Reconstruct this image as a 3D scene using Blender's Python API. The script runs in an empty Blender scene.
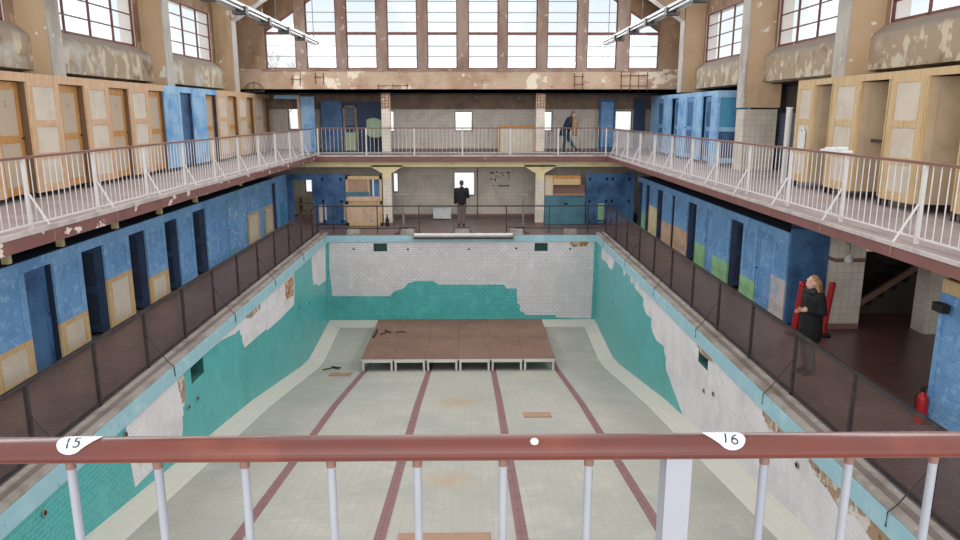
import bpy, bmesh, math, random
from mathutils import Vector, Matrix, Euler
from mathutils.geometry import delaunay_2d_cdt
R = random.Random(7)
C = bpy.context.scene.collection
PI = math.pi
ORD = ['first', 'second', 'third', 'fourth', 'fifth', 'sixth', 'seventh', 'eighth', 'ninth', 'tenth', 'eleventh']
# ------------------------------------------------------------------ colours / materials
def lin(c):
    c /= 255.0
    return c / 12.92 if c <= .04045 else ((c + .055) / 1.055) ** 2.4
def rgb(r, g, b): return (lin(r), lin(g), lin(b), 1)

class NT:
    def __init__(s, name):
        s.m = bpy.data.materials.new(name); s.m.use_nodes = True
        s.t = s.m.node_tree; s.n = s.t.nodes; s.n.clear()
        s.out = s.n.new('ShaderNodeOutputMaterial')
        g = s.n.new('ShaderNodeNewGeometry'); s.pos = g.outputs['Position']
    def link(s, a, b): s.t.links.new(a, b)
    def vmul(s, v, st, off=(0, 0, 0)):
        k = s.n.new('ShaderNodeVectorMath'); k.operation = 'MULTIPLY_ADD'
        s.link(v, k.inputs[0]); k.inputs[1].default_value = st; k.inputs[2].default_value = off
        return k.outputs[0]
    def swz(s, plane):
        a = s.n.new('ShaderNodeSeparateXYZ'); s.link(s.pos, a.inputs[0])
        b = s.n.new('ShaderNodeCombineXYZ')
        s.link(a.outputs['XYZ'.index(plane[0])], b.inputs[0]); s.link(a.outputs['XYZ'.index(plane[1])], b.inputs[1])
        return b.outputs[0]
    def noise(s, scale, st=(1, 1, 1), seed=0, detail=5, rough=.6):
        k = s.n.new('ShaderNodeTexNoise'); k.inputs['Scale'].default_value = scale
        k.inputs['Detail'].default_value = detail; k.inputs['Roughness'].default_value = rough
        s.link(s.vmul(s.pos, st, (seed * 7.3, seed * 3.1, seed * 5.7)), k.inputs['Vector'])
        return k.outputs['Fac']
    def ramp(s, v, lo, hi):
        k = s.n.new('ShaderNodeMapRange'); s.link(v, k.inputs[0])
        k.inputs[1].default_value = lo; k.inputs[2].default_value = hi
        return k.outputs[0]
    def mix(s, f, a, b, mode='MIX'):
        k = s.n.new('ShaderNodeMix'); k.data_type = 'RGBA'; k.blend_type = mode
        if hasattr(f, 'links'): s.link(f, k.inputs[0])
        else: k.inputs[0].default_value = f
        for v, i in ((a, 6), (b, 7)):
            if hasattr(v, 'links'): s.link(v, k.inputs[i])
            else: k.inputs[i].default_value = v
        return k.outputs[2]
    def math(s, op, a, b=None, c=None):
        k = s.n.new('ShaderNodeMath'); k.operation = op
        for i, v in enumerate((a, b, c)):
            if v is None: continue
            if hasattr(v, 'links'): s.link(v, k.inputs[i])
            else: k.inputs[i].default_value = v
        return k.outputs[0]
    def sep(s):
        a = s.n.new('ShaderNodeSeparateXYZ'); s.link(s.pos, a.inputs[0]); return a.outputs

def mat(name, base, rough=.7, layers=(), tile=None, metal=0, bump=0, spec=.3, zl=(), spots=(), seed=0):
    """base colour, noise layers (colour, scale, lo, hi[, stretch]), a tile pattern, height layers, round spots"""
    k = NT(name)
    col = base
    for i, l in enumerate(layers):
        st = l[4] if len(l) > 4 else (1, 1, 1)
        f = k.ramp(k.noise(l[1], st, seed + i + 1), l[2], l[3])
        col = k.mix(f, col, l[0])
    for (c, z0, z1) in zl:
        f = k.ramp(k.math('ADD', k.sep()[2], k.math('MULTIPLY', k.noise(1.5, seed=seed + 9), .5)), z0, z1)
        col = k.mix(f, col, c)
    for (c, x, y, r, amt) in spots:
        q = k.sep()
        d = k.math('SQRT', k.math('ADD', k.math('POWER', k.math('SUBTRACT', q[0], x), 2), k.math('POWER', k.math('SUBTRACT', q[1], y), 2)))
        d = k.math('ADD', d, k.math('MULTIPLY', k.math('SUBTRACT', k.noise(3, seed=3), .5), r))
        f = k.math('MULTIPLY', k.ramp(d, r, 0), amt)
        col = k.mix(f, col, c)
    hgt = None
    if tile:
        w, h, mc, ms, plane, off, vary = tile
        b = k.n.new('ShaderNodeTexBrick'); k.link(k.swz(plane), b.inputs['Vector'])
        b.inputs['Scale'].default_value = 1; b.inputs['Brick Width'].default_value = w; b.inputs['Row Height'].default_value = h
        b.inputs['Mortar Size'].default_value = ms; b.inputs['Mortar Smooth'].default_value = .2
        b.inputs['Color1'].default_value = (1, 1, 1, 1); b.inputs['Color2'].default_value = (vary, vary, vary, 1)
        b.inputs['Mortar'].default_value = (1, 1, 1, 1); b.offset = off
        col = k.mix(1, col, b.outputs['Color'], 'MULTIPLY')
        col = k.mix(b.outputs['Fac'], col, mc)
        hgt = k.math('SUBTRACT', 1, b.outputs['Fac'])
    p = k.n.new('ShaderNodeBsdfPrincipled')
    if hasattr(col, 'links'): k.link(col, p.inputs['Base Color'])
    else: p.inputs['Base Color'].default_value = col
    p.inputs['Roughness'].default_value = rough; p.inputs['Metallic'].default_value = metal
    p.inputs['Specular IOR Level'].default_value = spec
    if bump:
        bn = k.n.new('ShaderNodeBump'); bn.inputs['Strength'].default_value = bump; bn.inputs['Distance'].default_value = .01
        k.link(hgt if hgt is not None else k.noise(30, seed=seed), bn.inputs['Height']); k.link(bn.outputs[0], p.inputs['Normal'])
    k.link(p.outputs[0], k.out.inputs[0])
    return k.m

def glass_mat():
    k = NT('window_glass')
    t = k.n.new('ShaderNodeBsdfTransparent'); t.inputs[0].default_value = (.99, 1, 1, 1)
    g = k.n.new('ShaderNodeBsdfGlossy'); g.inputs['Roughness'].default_value = .05
    m = k.n.new('ShaderNodeMixShader'); m.inputs[0].default_value = .04; k.link(t.outputs[0], m.inputs[1]); k.link(g.outputs[0], m.inputs[2])
    k.link(m.outputs[0], k.out.inputs[0]); return k.m

def mesh_mat():
    """expanded metal sheet: brown wire with diamond holes"""
    k = NT('expanded_metal')
    q = k.sep(); h = k.math('ADD', q[0], q[1])
    w = []
    for sg in (1, -1):
        a = k.math('ADD', k.math('MULTIPLY', h, .62), k.math('MULTIPLY', q[2], sg))
        f = k.math('FRACT', k.math('DIVIDE', a, .03))
        w.append(k.math('LESS_THAN', f, .22))
    f = k.math('MAXIMUM', w[0], w[1])
    t = k.n.new('ShaderNodeBsdfTransparent')
    p = k.n.new('ShaderNodeBsdfPrincipled'); p.inputs['Roughness'].default_value = .6; p.inputs['Specular IOR Level'].default_value = .2
    k.link(k.mix(k.ramp(k.noise(3), .4, .65), rgb(92, 68, 62), rgb(72, 58, 55)), p.inputs['Base Color'])
    m = k.n.new('ShaderNodeMixShader'); k.link(f, m.inputs[0]); k.link(t.outputs[0], m.inputs[1]); k.link(p.outputs[0], m.inputs[2])
    k.link(m.outputs[0], k.out.inputs[0]); return k.m

W3 = (1, 1, .35)
WOODST = (6, 6, .5)
MT = {}
def defm(key, *a, **k): MT[key] = mat(key, *a, **k)
defm('teal_side', rgb(58, 158, 158), .35, [(rgb(84, 176, 174), 2.5, .5, .75), (rgb(46, 140, 134), 1.2, .5, .72)], (.15, .075, rgb(92, 176, 172), .006, 'YZ', .5, .86), bump=.3)
defm('teal_end', rgb(56, 152, 152), .35, [(rgb(80, 176, 168), 2.5, .5, .75), (rgb(46, 138, 132), 1.2, .5, .72)], (.17, .09, rgb(100, 178, 174), .006, 'XZ', .5, .86), bump=.3)
mort = [(rgb(192, 188, 190), 1.5, .45, .7), (rgb(226, 222, 222), 3, .55, .75), (rgb(168, 158, 152), 7, .64, .78, (1, 1, .4))]
defm('bed_side', rgb(212, 209, 212), .85, mort, (.15, .075, rgb(190, 186, 187), .005, 'YZ', .5, .97))
defm('bed_end', rgb(206, 201, 204), .85, mort, (.17, .09, rgb(160, 155, 155), .007, 'XZ', .5, .94))
defm('bed_plain', rgb(210, 207, 210), .9, mort)
defm('rust', rgb(150, 105, 60), .9, [(rgb(196, 180, 165), 6, .5, .6), (rgb(80, 52, 32), 9, .58, .66)])
defm('brick_scar', rgb(150, 122, 98), .9, [(rgb(196, 188, 178), 5, .5, .58), (rgb(104, 78, 60), 9, .56, .66)])
defm('blue_band', rgb(138, 180, 192), .5, [(rgb(158, 194, 204), 3, .5, .7), (rgb(104, 150, 160), 9, .63, .7), (rgb(196, 198, 195), 14, .68, .72)])
defm('pool_floor', rgb(162, 159, 149), .55, [(rgb(148, 150, 141), .35, .42, .62), (rgb(170, 167, 157), 1.3, .5, .7), (rgb(152, 150, 138), 3, .62, .8)],
     (.15, .15, rgb(146, 143, 132), .005, 'XY', 0, .95), spots=[(rgb(166, 138, 100), -.02, 16.68, .75, .75), (rgb(166, 136, 98), -.1, 11.32, .55, .75), (rgb(140, 135, 122), 3.7, 23.5, .9, .4)])
defm('lane', rgb(122, 82, 84), .6, [(rgb(104, 68, 70), 4, .5, .7)], (.1, .15, rgb(96, 66, 66), .006, 'XY', 0, .9))
defm('cove', rgb(190, 187, 176), .5, [(rgb(190, 188, 176), 1.5, .45, .65)], (.15, .15, rgb(178, 174, 164), .006, 'XY', 0, .95))
defm('deck', rgb(112, 92, 88), .42, [(rgb(92, 76, 74), 1.2, .42, .65), (rgb(132, 112, 106), 4, .6, .75)], (.12, .12, rgb(82, 68, 66), .007, 'XY', .0, .86), spec=.4)
defm('deck_dark', rgb(96, 62, 58), .3, [(rgb(84, 58, 56), 1.5, .42, .65), (rgb(124, 88, 80), 4, .6, .75)], (.18, .18, rgb(58, 42, 42), .01, 'XY', .5, .8), spec=.5, bump=.3)
defm('gal_floor', rgb(148, 132, 130), .55, [(rgb(126, 112, 112), 1.2, .42, .65), (rgb(166, 152, 148), 3, .6, .75)], (.15, .15, rgb(118, 105, 104), .006, 'XY', 0, .93))
defm('kerb', rgb(156, 148, 142), .8, [(rgb(128, 116, 108), 2, .45, .62), (rgb(188, 182, 174), 5, .6, .75)])
defm('gutter', rgb(120, 108, 102), .8, [(rgb(96, 86, 82), 2, .45, .65)])
defm('fascia', rgb(110, 68, 64), .6, [(rgb(96, 56, 54), 2, .4, .7), (rgb(206, 190, 182), 3.2, .6, .62, (1, 1, 1.6))])
defm('fascia_r', rgb(112, 70, 66), .6, [(rgb(98, 60, 58), 2, .4, .7), (rgb(206, 190, 182), 3.2, .74, .76, (1, 1, 1.6))])
defm('lip', rgb(178, 166, 164), .7, [(rgb(150, 138, 136), 3, .45, .65)])
defm('slab', rgb(196, 176, 138), .8, [(rgb(176, 154, 118), 1.5, .45, .65)])
defm('soffit', rgb(150, 130, 102), .85, [(rgb(112, 96, 76), 1.2, .42, .65)])
defm('cream_beam', rgb(214, 196, 150), .75, [(rgb(190, 170, 126), 1.5, .48, .7)])
peel = [(rgb(192, 158, 120), 1.2, .4, .65), (rgb(158, 126, 96), .8, .55, .68, W3), (rgb(228, 220, 204), 1.7, .64, .655)]
defm('plaster_tan', rgb(194, 164, 132), .8, peel)
defm('plaster_sill', rgb(162, 142, 118), .85, [(rgb(200, 188, 164), 2.6, .53, .56, (1, 1, .7)), (rgb(128, 106, 84), 1.6, .55, .66), (rgb(188, 186, 180), .9, .55, .7)], zl=[(rgb(146, 136, 126), 6.05, 6.3)])
defm('plaster_brown', rgb(146, 120, 98), .85, [(rgb(122, 92, 68), 1.2, .42, .62, W3), (rgb(186, 156, 122), 2.5, .58, .7), (rgb(224, 210, 188), 2.2, .66, .69)])
defm('end_beam', rgb(182, 156, 132), .85, [(rgb(160, 130, 106), .8, .45, .6), (rgb(222, 208, 186), 1.3, .56, .6), (rgb(120, 86, 64), 3, .62, .72, (.6, 1, 1.5))])
defm('mullion', rgb(134, 114, 104), .85, [(rgb(112, 86, 74), 1.6, .42, .62, W3), (rgb(176, 156, 140), 4, .6, .68)])
defm('concrete', rgb(178, 172, 164), .85, [(rgb(150, 142, 134), 2, .45, .65, W3), (rgb(204, 200, 192), 5, .6, .7)])
defm('roof_in', rgb(112, 86, 64), .9, [(rgb(88, 66, 50), 1.2, .42, .62), (rgb(140, 112, 88), 4, .6, .75)])
defm('white_tile', rgb(210, 198, 184), .35, [(rgb(186, 174, 160), 1.5, .45, .65)], (.15, .15, rgb(176, 164, 152), .007, 'XZ', 0, .95), bump=.2)
defm('white_tile_side', rgb(206, 196, 184), .35, [(rgb(186, 174, 160), 1.5, .45, .65)], (.15, .15, rgb(150, 136, 124), .008, 'YZ', 0, .95), bump=.2)
defm('dado', rgb(120, 88, 78), .5)
defm('back_upper', rgb(134, 112, 96), .85, [(rgb(110, 92, 80), 1.5, .45, .65), (rgb(176, 156, 138), 3, .66, .7)])
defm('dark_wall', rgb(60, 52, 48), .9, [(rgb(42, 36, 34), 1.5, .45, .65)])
defm('dark_tile', rgb(72, 84, 104), .5, [(rgb(56, 66, 84), 1.5, .45, .65)], (.2, .1, rgb(50, 58, 72), .008, 'YZ', 0, .9))
bl = [(rgb(82, 128, 180), 1.6, .42, .66), (rgb(134, 176, 214), 7, .54, .68), (rgb(74, 118, 168), 22, .56, .66), (rgb(150, 186, 214), 28, .68, .74), (rgb(34, 68, 112), 14, .68, .76, (1, 1, .5))]
defm('blue', rgb(108, 154, 200), .55, bl)
defm('blue_door', rgb(88, 136, 188), .55, bl, seed=4)
defm('blue_inset', rgb(98, 146, 196), .55, bl, seed=11)
defm('blue_worn', rgb(104, 150, 196), .6, bl + [(rgb(206, 202, 186), 5, .61, .64), (rgb(70, 140, 140), 1.1, .56, .66)], seed=6)
defm('blue_light', rgb(138, 178, 210), .55, [(rgb(82, 138, 194), 1.6, .42, .66), (rgb(150, 190, 220), 8, .58, .72), (rgb(46, 88, 140), 14, .68, .76)])
defm('blue_teal', rgb(62, 124, 172), .5, [(rgb(62, 140, 172), 1.2, .45, .62), (rgb(130, 190, 210), 12, .66, .72)])
defm('blue_deep', rgb(58, 96, 140), .55, [(rgb(26, 54, 94), 1.5, .42, .65), (rgb(60, 104, 156), 8, .62, .74)])
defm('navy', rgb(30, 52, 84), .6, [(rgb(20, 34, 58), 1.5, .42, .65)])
defm('navy_shaded', rgb(22, 34, 54), .7)  # navy darkened to hold the shade inside the lower cabins
defm('frame_pink', rgb(192, 156, 122), .6, [(rgb(180, 138, 100), 3, .42, .66, WOODST), (rgb(206, 172, 140), 7, .58, .72)])
defm('frame_gold', rgb(176, 122, 60), .55, [(rgb(158, 104, 46), 3, .42, .66, WOODST), (rgb(196, 146, 86), 7, .58, .72)])
defm('frame_wood', rgb(192, 162, 118), .6, [(rgb(176, 142, 96), 3, .42, .66, WOODST), (rgb(204, 176, 136), 7, .58, .72)])
defm('inset_cream', rgb(198, 186, 170), .65, [(rgb(182, 168, 150), 1.5, .42, .66), (rgb(206, 196, 180), 5, .6, .72), (rgb(170, 150, 126), 10, .68, .75)])
defm('inset_shade', rgb(170, 152, 130), .65, [(rgb(172, 150, 124), 1.5, .42, .66)])
defm('inset_mark', rgb(220, 204, 160), .65, [(rgb(200, 180, 136), 2, .45, .65), (rgb(48, 40, 36), 5, .63, .65)])
defm('cabin_in', rgb(176, 152, 122), .7, [(rgb(156, 132, 104), 1.5, .42, .66)])
defm('kiosk_teal', rgb(58, 104, 118), .6, [(rgb(48, 84, 104), 2, .45, .65), (rgb(120, 140, 136), 9, .64, .72)])
defm('cabin_in_shaded', rgb(96, 72, 50), .8)  # darkened interior brown, shade behind the ajar doors put into the colour
defm('niche_shaded', rgb(38, 84, 78), .6)  # darker teal, the shade of the recess put into the colour
defm('reveal', rgb(240, 232, 226), .8)
defm('green_low', rgb(138, 184, 132), .6, [(rgb(118, 164, 116), 2, .45, .65), (rgb(164, 196, 156), 7, .6, .7)])
defm('peach_low', rgb(196, 164, 138), .65, [(rgb(176, 138, 108), 2, .45, .65), (rgb(120, 128, 140), 1.4, .6, .66)])
defm('graffiti_low', rgb(186, 174, 172), .65, [(rgb(150, 160, 176), 1.8, .5, .6), (rgb(70, 48, 36), 4, .63, .66)])
defm('white_paint', rgb(198, 193, 190), .45, [(rgb(204, 202, 206), 4, .45, .65)])
defm('bar_paint', rgb(150, 153, 162), .4, [(rgb(138, 142, 152), 5, .45, .65)])
defm('rail_red', rgb(94, 31, 12), .32, [(rgb(78, 28, 23), 3, .42, .65), (rgb(104, 44, 28), 6, .58, .72), (rgb(210, 170, 150), 40, .735, .75)], spec=.55)
defm('rail_brown', rgb(112, 74, 66), .45)
defm('black_metal', rgb(42, 38, 38), .5, [(rgb(66, 56, 54), 6, .5, .7)])
defm('grey_metal', rgb(150, 148, 146), .4, [(rgb(110, 106, 104), 4, .5, .7)], metal=.6)
defm('steel', rgb(180, 180, 182), .35, metal=.3)
defm('rebar', rgb(92, 38, 34), .85)
defm('win_frame', rgb(110, 58, 56), .6, [(rgb(88, 44, 44), 4, .45, .65)])
defm('glaze_bar', rgb(120, 116, 122), .6)
defm('stage_ply', rgb(112, 82, 68), .62, [(rgb(98, 70, 58), .9, .42, .65), (rgb(130, 98, 80), 3, .56, .72), (rgb(88, 58, 48), 6, .64, .76)])
defm('alu', rgb(214, 212, 208), .4, metal=.4)
defm('tan_board', rgb(152, 120, 98), .8, [(rgb(138, 108, 88), 4, .45, .65)])
defm('black', rgb(22, 21, 22), .7)
defm('coat', rgb(9, 9, 12), .85)
defm('jacket', rgb(16, 15, 20), .85)
defm('jacket_blue', rgb(30, 40, 56), .85)
defm('trouser_grey', rgb(92, 82, 78), .85)
defm('trouser_dark', rgb(30, 32, 40), .85)
defm('trouser_teal', rgb(38, 66, 78), .85)
defm('jeans', rgb(52, 58, 70), .85, [(rgb(84, 88, 98), 22, .55, .65)])
defm('skin', rgb(196, 150, 130), .55)
defm('hair_blond', rgb(150, 112, 72), .6, [(rgb(120, 84, 56), 10, .45, .62, (6, 6, .6)), (rgb(222, 190, 140), 14, .58, .7, (6, 6, .6))])
defm('hair_dark', rgb(52, 46, 44), .7)
defm('hair_grey', rgb(110, 98, 88), .7)
defm('eye', rgb(30, 26, 26), .3)
defm('bag_tan', rgb(140, 104, 66), .7)
defm('red_gloss', rgb(160, 20, 24), .35)
defm('white_box', rgb(206, 206, 208), .6, [(rgb(180, 180, 184), 4, .5, .7)])
defm('paper', rgb(208, 208, 206), .7)
defm('green_cloth', rgb(150, 168, 140), .8)
defm('sticker', rgb(205, 210, 218), .35)
defm('ink', rgb(24, 28, 38), .5)
defm('tube_white', rgb(226, 228, 230), .25)
defm('ground_out', rgb(250, 250, 250), .9)
defm('bark', rgb(190, 188, 190), .9)
defm('ceiling_white', rgb(190, 180, 165), .9)
MT['glass'] = glass_mat(); MT['mesh'] = mesh_mat()

# ------------------------------------------------------------------ mesh builder
def convex(p):
    sg = 0
    for i in range(len(p)):
        a, b, c = p[i - 2], p[i - 1], p[i]
        k = (b[0] - a[0]) * (c[1] - b[1]) - (b[1] - a[1]) * (c[0] - b[0])
        if abs(k) < 1e-9: continue
        if sg * k < 0: return False
        sg = 1 if k > 0 else -1
    return True
class MB:
    def __init__(s): s.v = []; s.f = []; s.m = []; s.sm = []
    def add(s, vs, fs, mi=0, smooth=False):
        b = len(s.v); s.v += [tuple(v) for v in vs]
        for f in fs: s.f.append([b + i for i in f]); s.m.append(mi); s.sm.append(smooth)
        return s
    def box(s, a, b, mi=0):
        x0, x1 = sorted((a[0], b[0])); y0, y1 = sorted((a[1], b[1])); z0, z1 = sorted((a[2], b[2]))
        v = [(x0, y0, z0), (x1, y0, z0), (x1, y1, z0), (x0, y1, z0), (x0, y0, z1), (x1, y0, z1), (x1, y1, z1), (x0, y1, z1)]
        return s.add(v, [(0, 3, 2, 1), (4, 5, 6, 7), (0, 1, 5, 4), (1, 2, 6, 5), (2, 3, 7, 6), (3, 0, 4, 7)], mi)
    def bar(s, p, q, w, h, mi=0, up=(0, 0, 1)):
        p, q = Vector(p), Vector(q); d = (q - p).normalized(); up = Vector(up)
        if abs(d.dot(up)) > .98: up = Vector((1, 0, 0))
        x = d.cross(up).normalized() * w / 2; y = x.cross(d).normalized() * h / 2
        v = [p - x - y, p + x - y, p + x + y, p - x + y, q - x - y, q + x - y, q + x + y, q - x + y]
        return s.add(v, [(0, 3, 2, 1), (4, 5, 6, 7), (0, 1, 5, 4), (1, 2, 6, 5), (2, 3, 7, 6), (3, 0, 4, 7)], mi)
    def tube(s, pts, r, n=8, mi=0, caps=True):
        pts = [Vector(p) for p in pts]; rr = r if isinstance(r, (list, tuple)) else [r] * len(pts)
        vs = []; ref = Vector((0, 0, 1))
        for i, p in enumerate(pts):
            d = (pts[min(i + 1, len(pts) - 1)] - pts[max(i - 1, 0)]).normalized()
            u = ref if abs(d.dot(ref)) < .95 else Vector((1, 0, 0))
            x = d.cross(u).normalized(); y = x.cross(d)
            for k in range(n):
                a = 2 * PI * k / n; vs.append(p + (x * math.cos(a) + y * math.sin(a)) * rr[i])
        fs = [(i * n + k, i * n + (k + 1) % n, (i + 1) * n + (k + 1) % n, (i + 1) * n + k) for i in range(len(pts) - 1) for k in range(n)]
        s.add(vs, fs, mi, True)
        if caps:
            s.add(vs[:n], [tuple(range(n))], mi); s.add(vs[-n:], [tuple(reversed(range(n)))], mi)
        return s
    def lathe(s, prof, c=(0, 0, 0), n=16, mi=0):
        vs = []
        for r, z in prof:
            for k in range(n):
                a = 2 * PI * k / n; vs.append((c[0] + r * math.cos(a), c[1] + r * math.sin(a), c[2] + z))
        fs = [(i * n + k, i * n + (k + 1) % n, (i + 1) * n + (k + 1) % n, (i + 1) * n + k) for i in range(len(prof) - 1) for k in range(n)]
        return s.add(vs, fs, mi, True)
    def prism(s, prof, a, b, axis, mi=0):
        """profile in the two other axes (in xyz order) swept along axis from a to b"""
        n = len(prof)
        def P(u, w, t): return {'x': (t, u, w), 'y': (u, t, w), 'z': (u, w, t)}[axis]
        vs = [P(u, w, a) for u, w in prof] + [P(u, w, b) for u, w in prof]
        fs = [(i, (i + 1) % n, n + (i + 1) % n, n + i) for i in range(n)]
        if n <= 6 and convex(prof):
            caps = [tuple(range(n)), tuple(range(2 * n - 1, n - 1, -1))]
            return s.add(vs, fs + caps, mi)
        q, e_, tri, ov_, oe, of = delaunay_2d_cdt([Vector(p) for p in prof], [], [list(range(n))], 1, 1e-6)
        s.add(vs, fs, mi)
        s.add([P(p[0], p[1], a) for p in q], [tuple(f) for f in tri], mi)
        s.add([P(p[0], p[1], b) for p in q], [tuple(reversed(f)) for f in tri], mi)
        return s
    def build(s, name, mats, parent=None, loc=None, rot=None):
        me = bpy.data.meshes.new(name); me.from_pydata(s.v, [], s.f)
        if not isinstance(mats, (list, tuple)): mats = [mats]
        for m in mats: me.materials.append(MT[m] if isinstance(m, str) else m)
        me.polygons.foreach_set('material_index', s.m); me.polygons.foreach_set('use_smooth', s.sm); me.update()
        bm = bmesh.new(); bm.from_mesh(me); bmesh.ops.recalc_face_normals(bm, faces=bm.faces); bm.to_mesh(me); bm.free()
        o = bpy.data.objects.new(name, me); C.objects.link(o)
        if parent is not None:
            o.parent = parent; o.matrix_parent_inverse = Matrix.Identity(4)
            if loc is None: o.location = -Vector(parent_off(parent))
        if loc is not None: o.location = loc
        if rot is not None: o.rotation_euler = rot
        return o
def parent_off(p):
    """world offset of an unrotated parent chain: parts built in world coordinates are shifted back by it"""
    v = Vector((0, 0, 0))
    while p is not None: v += p.location; p = p.parent
    return v

def tag(o, label, cat=None, group=None, kind=None):
    if label: o['label'] = label
    if cat: o['category'] = cat
    if group: o['group'] = group
    if kind: o['kind'] = kind
    return o
def thing(name, label, cat, loc, group=None, kind=None):
    o = bpy.data.objects.new(name, None); C.objects.link(o); o.location = loc; o.empty_display_size = .1
    return tag(o, label, cat, group, kind)
def box(a, b): return MB().box(a, b)
def struct(name, mb, mats, label, cat): return tag(mb.build(name, mats), label, cat, None, 'structure')
def B(parent, name, a, b, m): return box(a, b).build(name, m, parent)

# ------------------------------------------------------------------ camera
cam = bpy.data.cameras.new('camera'); co = bpy.data.objects.new('camera', cam); C.objects.link(co)
cam.sensor_width = 36; cam.lens = 27; cam.clip_start = .05; cam.clip_end = 500
TH = math.atan(157 / 720); PSI = math.atan(11 / 720 * math.cos(TH))
co.location = (.27, 0, 4.4); co.rotation_euler = (PI / 2 - TH, 0, -PSI)
bpy.context.scene.camera = co

# ------------------------------------------------------------------ pool basin
YN = 4.0                       # near end of what is built of the pool
def fz(y):                     # pool floor height
    pts = [(YN, -1.0), (7.0, -1.08), (9.0, -1.41), (16.4, -2.52), (21.6, -3.5), (22.6, -3.62), (26.2, -3.36)]
    for (a, za), (b, zb) in zip(pts, pts[1:]):
        if y <= b: return za + (zb - za) * (y - a) / (b - a)
    return pts[-1][1]
ys = [YN, 7, 8, 9, 11, 13, 15, 16.4, 18, 20, 21.6, 22.1, 22.6, 24, 25.75]
CV = .45
def strip(mb, x0, x1, zoff0=0, zoff1=0, mi=0, ylist=ys):
    vs = []
    for y in ylist: vs += [(x0, y, fz(y) + zoff0), (x1, y, fz(y) + zoff1)]
    mb.add(vs, [(2 * i, 2 * i + 1, 2 * i + 3, 2 * i + 2) for i in range(len(ylist) - 1)], mi)
fl = MB()
xs = [-5 + CV]
for lx in (-3, -1, 1, 3): xs += [lx - .085, lx + .085]
xs.append(5 - CV)
for i, (a, b) in enumerate(zip(xs, xs[1:])): strip(fl, a, b, mi=1 if i % 2 else 0)
strip(fl, -5, -5 + CV, .13, 0, 2); strip(fl, 5 - CV, 5, 0, .13, 2)
fl.add([(-5 + CV, 25.75, fz(25.75)), (5 - CV, 25.75, fz(25.75)), (5, 26.2, fz(26.2) + .13), (-5, 26.2, fz(26.2) + .13)], [(0, 1, 2, 3)], 2)
fl.add([(-5 + CV, 25.75, fz(25.75)), (-5, 25.75, fz(25.75) + .13), (-5, 26.2, fz(26.2) + .13), (5 - CV, 25.75, fz(25.75)), (5, 25.75, fz(25.75) + .13), (5, 26.2, fz(26.2) + .13)], [(0, 2, 1), (3, 4, 5)], 2)
struct('floor_pool', fl, ['pool_floor', 'lane', 'cove'], 'pale tiled sloping floor of the empty pool with dark lane lines', 'pool floor')

def holed(mb, plane, c, u0, u1, w0, w1, holes, depth=.35, mi=0, hi=1, back=True):
    """rectangle in plane x=c or y=c, cut by rectangular niches going back by depth"""
    us = sorted({u0, u1, *[h[0] for h in holes], *[h[1] for h in holes]}); ws = sorted({w0, w1, *[h[2] for h in holes], *[h[3] for h in holes]})
    P = (lambda u, w, d=0: (c + d, u, w)) if plane == 'x' else (lambda u, w, d=0: (u, c + d, w))
    for a, b in zip(us, us[1:]):
        for e, f in zip(ws, ws[1:]):
            if any(h[0] <= a and b <= h[1] and h[2] <= e and f <= h[3] for h in holes): continue
            mb.add([P(a, e), P(b, e), P(b, f), P(a, f)], [(0, 1, 2, 3)], mi)
    for (a, b, e, f) in holes:
        if depth == 0: continue
        q = [P(a, e), P(b, e), P(b, f), P(a, f)]; r = [P(a, e, depth), P(b, e, depth), P(b, f, depth), P(a, f, depth)]
        mb.add(q + r, ([(4, 5, 6, 7)] if back else []) + [(0, 1, 5, 4), (1, 2, 6, 5), (2, 3, 7, 6), (3, 0, 4, 7)], hi)
    return mb
def layer(name, plane, c, pts, th, m, parent):
    """flat jagged field of tile or mortar lying on a wall"""
    mb = MB()
    if plane == 'x': mb.prism(pts, c, c + th, 'x')
    else: mb.prism(pts, c, c + th, 'y')
    return mb.build(name, m, parent)
def jag(pts, amp=.04, step=.16, seed=1):
    """break a smooth outline into small tile-sized steps"""
    r = random.Random(seed); out = []
    for (a, b) in zip(pts, pts[1:] + pts[:1]):
        n = max(1, int(math.dist(a, b) / step)); out.append(a)
        if n > 1 and min(abs(a[0] - b[0]), abs(a[1] - b[1])) > .1:
            for i in range(1, n):
                t = i / n; x = a[0] + (b[0] - a[0]) * t; z = a[1] + (b[1] - a[1]) * t
                out.append((x, out[-1][1])); out.append((x, z))
    return out
def bottom(y): return fz(y) + .13
def wallx(name, X, s, holes, base, label):
    yy = [y for y in ys] + [26.2]
    mb = MB(); zb = -1.3
    holed(mb, 'x', X, YN, 26.2, -.9, 0, holes, depth=.3 * s)
    vs = []
    for y in yy: vs += [(X, y, min(-.9, bottom(y))), (X, y, -.9)]
    mb.add(vs, [(2 * i, 2 * i + 1, 2 * i + 3, 2 * i + 2) for i in range(len(yy) - 1)])
    return struct(name, mb, [base, 'niche_shaded'], label, 'pool wall')
wl = wallx('wall_pool_left', -5, -1, [(12.95, 13.6, -.62, -.3), (19.6, 20.1, -.62, -.32)], 'teal_side', 'left pool wall, mostly turquoise tile with bare grey patches')
wr = wallx('wall_pool_right', 5, 1, [(13.5, 14.1, -.62, -.32), (20.6, 21.1, -.62, -.32)], 'bed_side', 'right pool wall, bare grey mortar near, turquoise tile far')
we = struct('wall_pool_end', holed(MB(), 'y', 26.2, -5, 5, -3.4, 0, [(-3.27, -2.77, -.6, -.3), (2.68, 3.17, -.6, -.3)], depth=.3), ['bed_end', 'niche_shaded'],
            'far pool wall, stripped grey above turquoise tile', 'pool wall')
for o, X, s in ((wl, -5, 1), (wr, 5, -1)):
    box((X, YN, -.26), (X + .035 * s, 26.2, -.002)).build('blue_band', 'blue_band', o)
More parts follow.
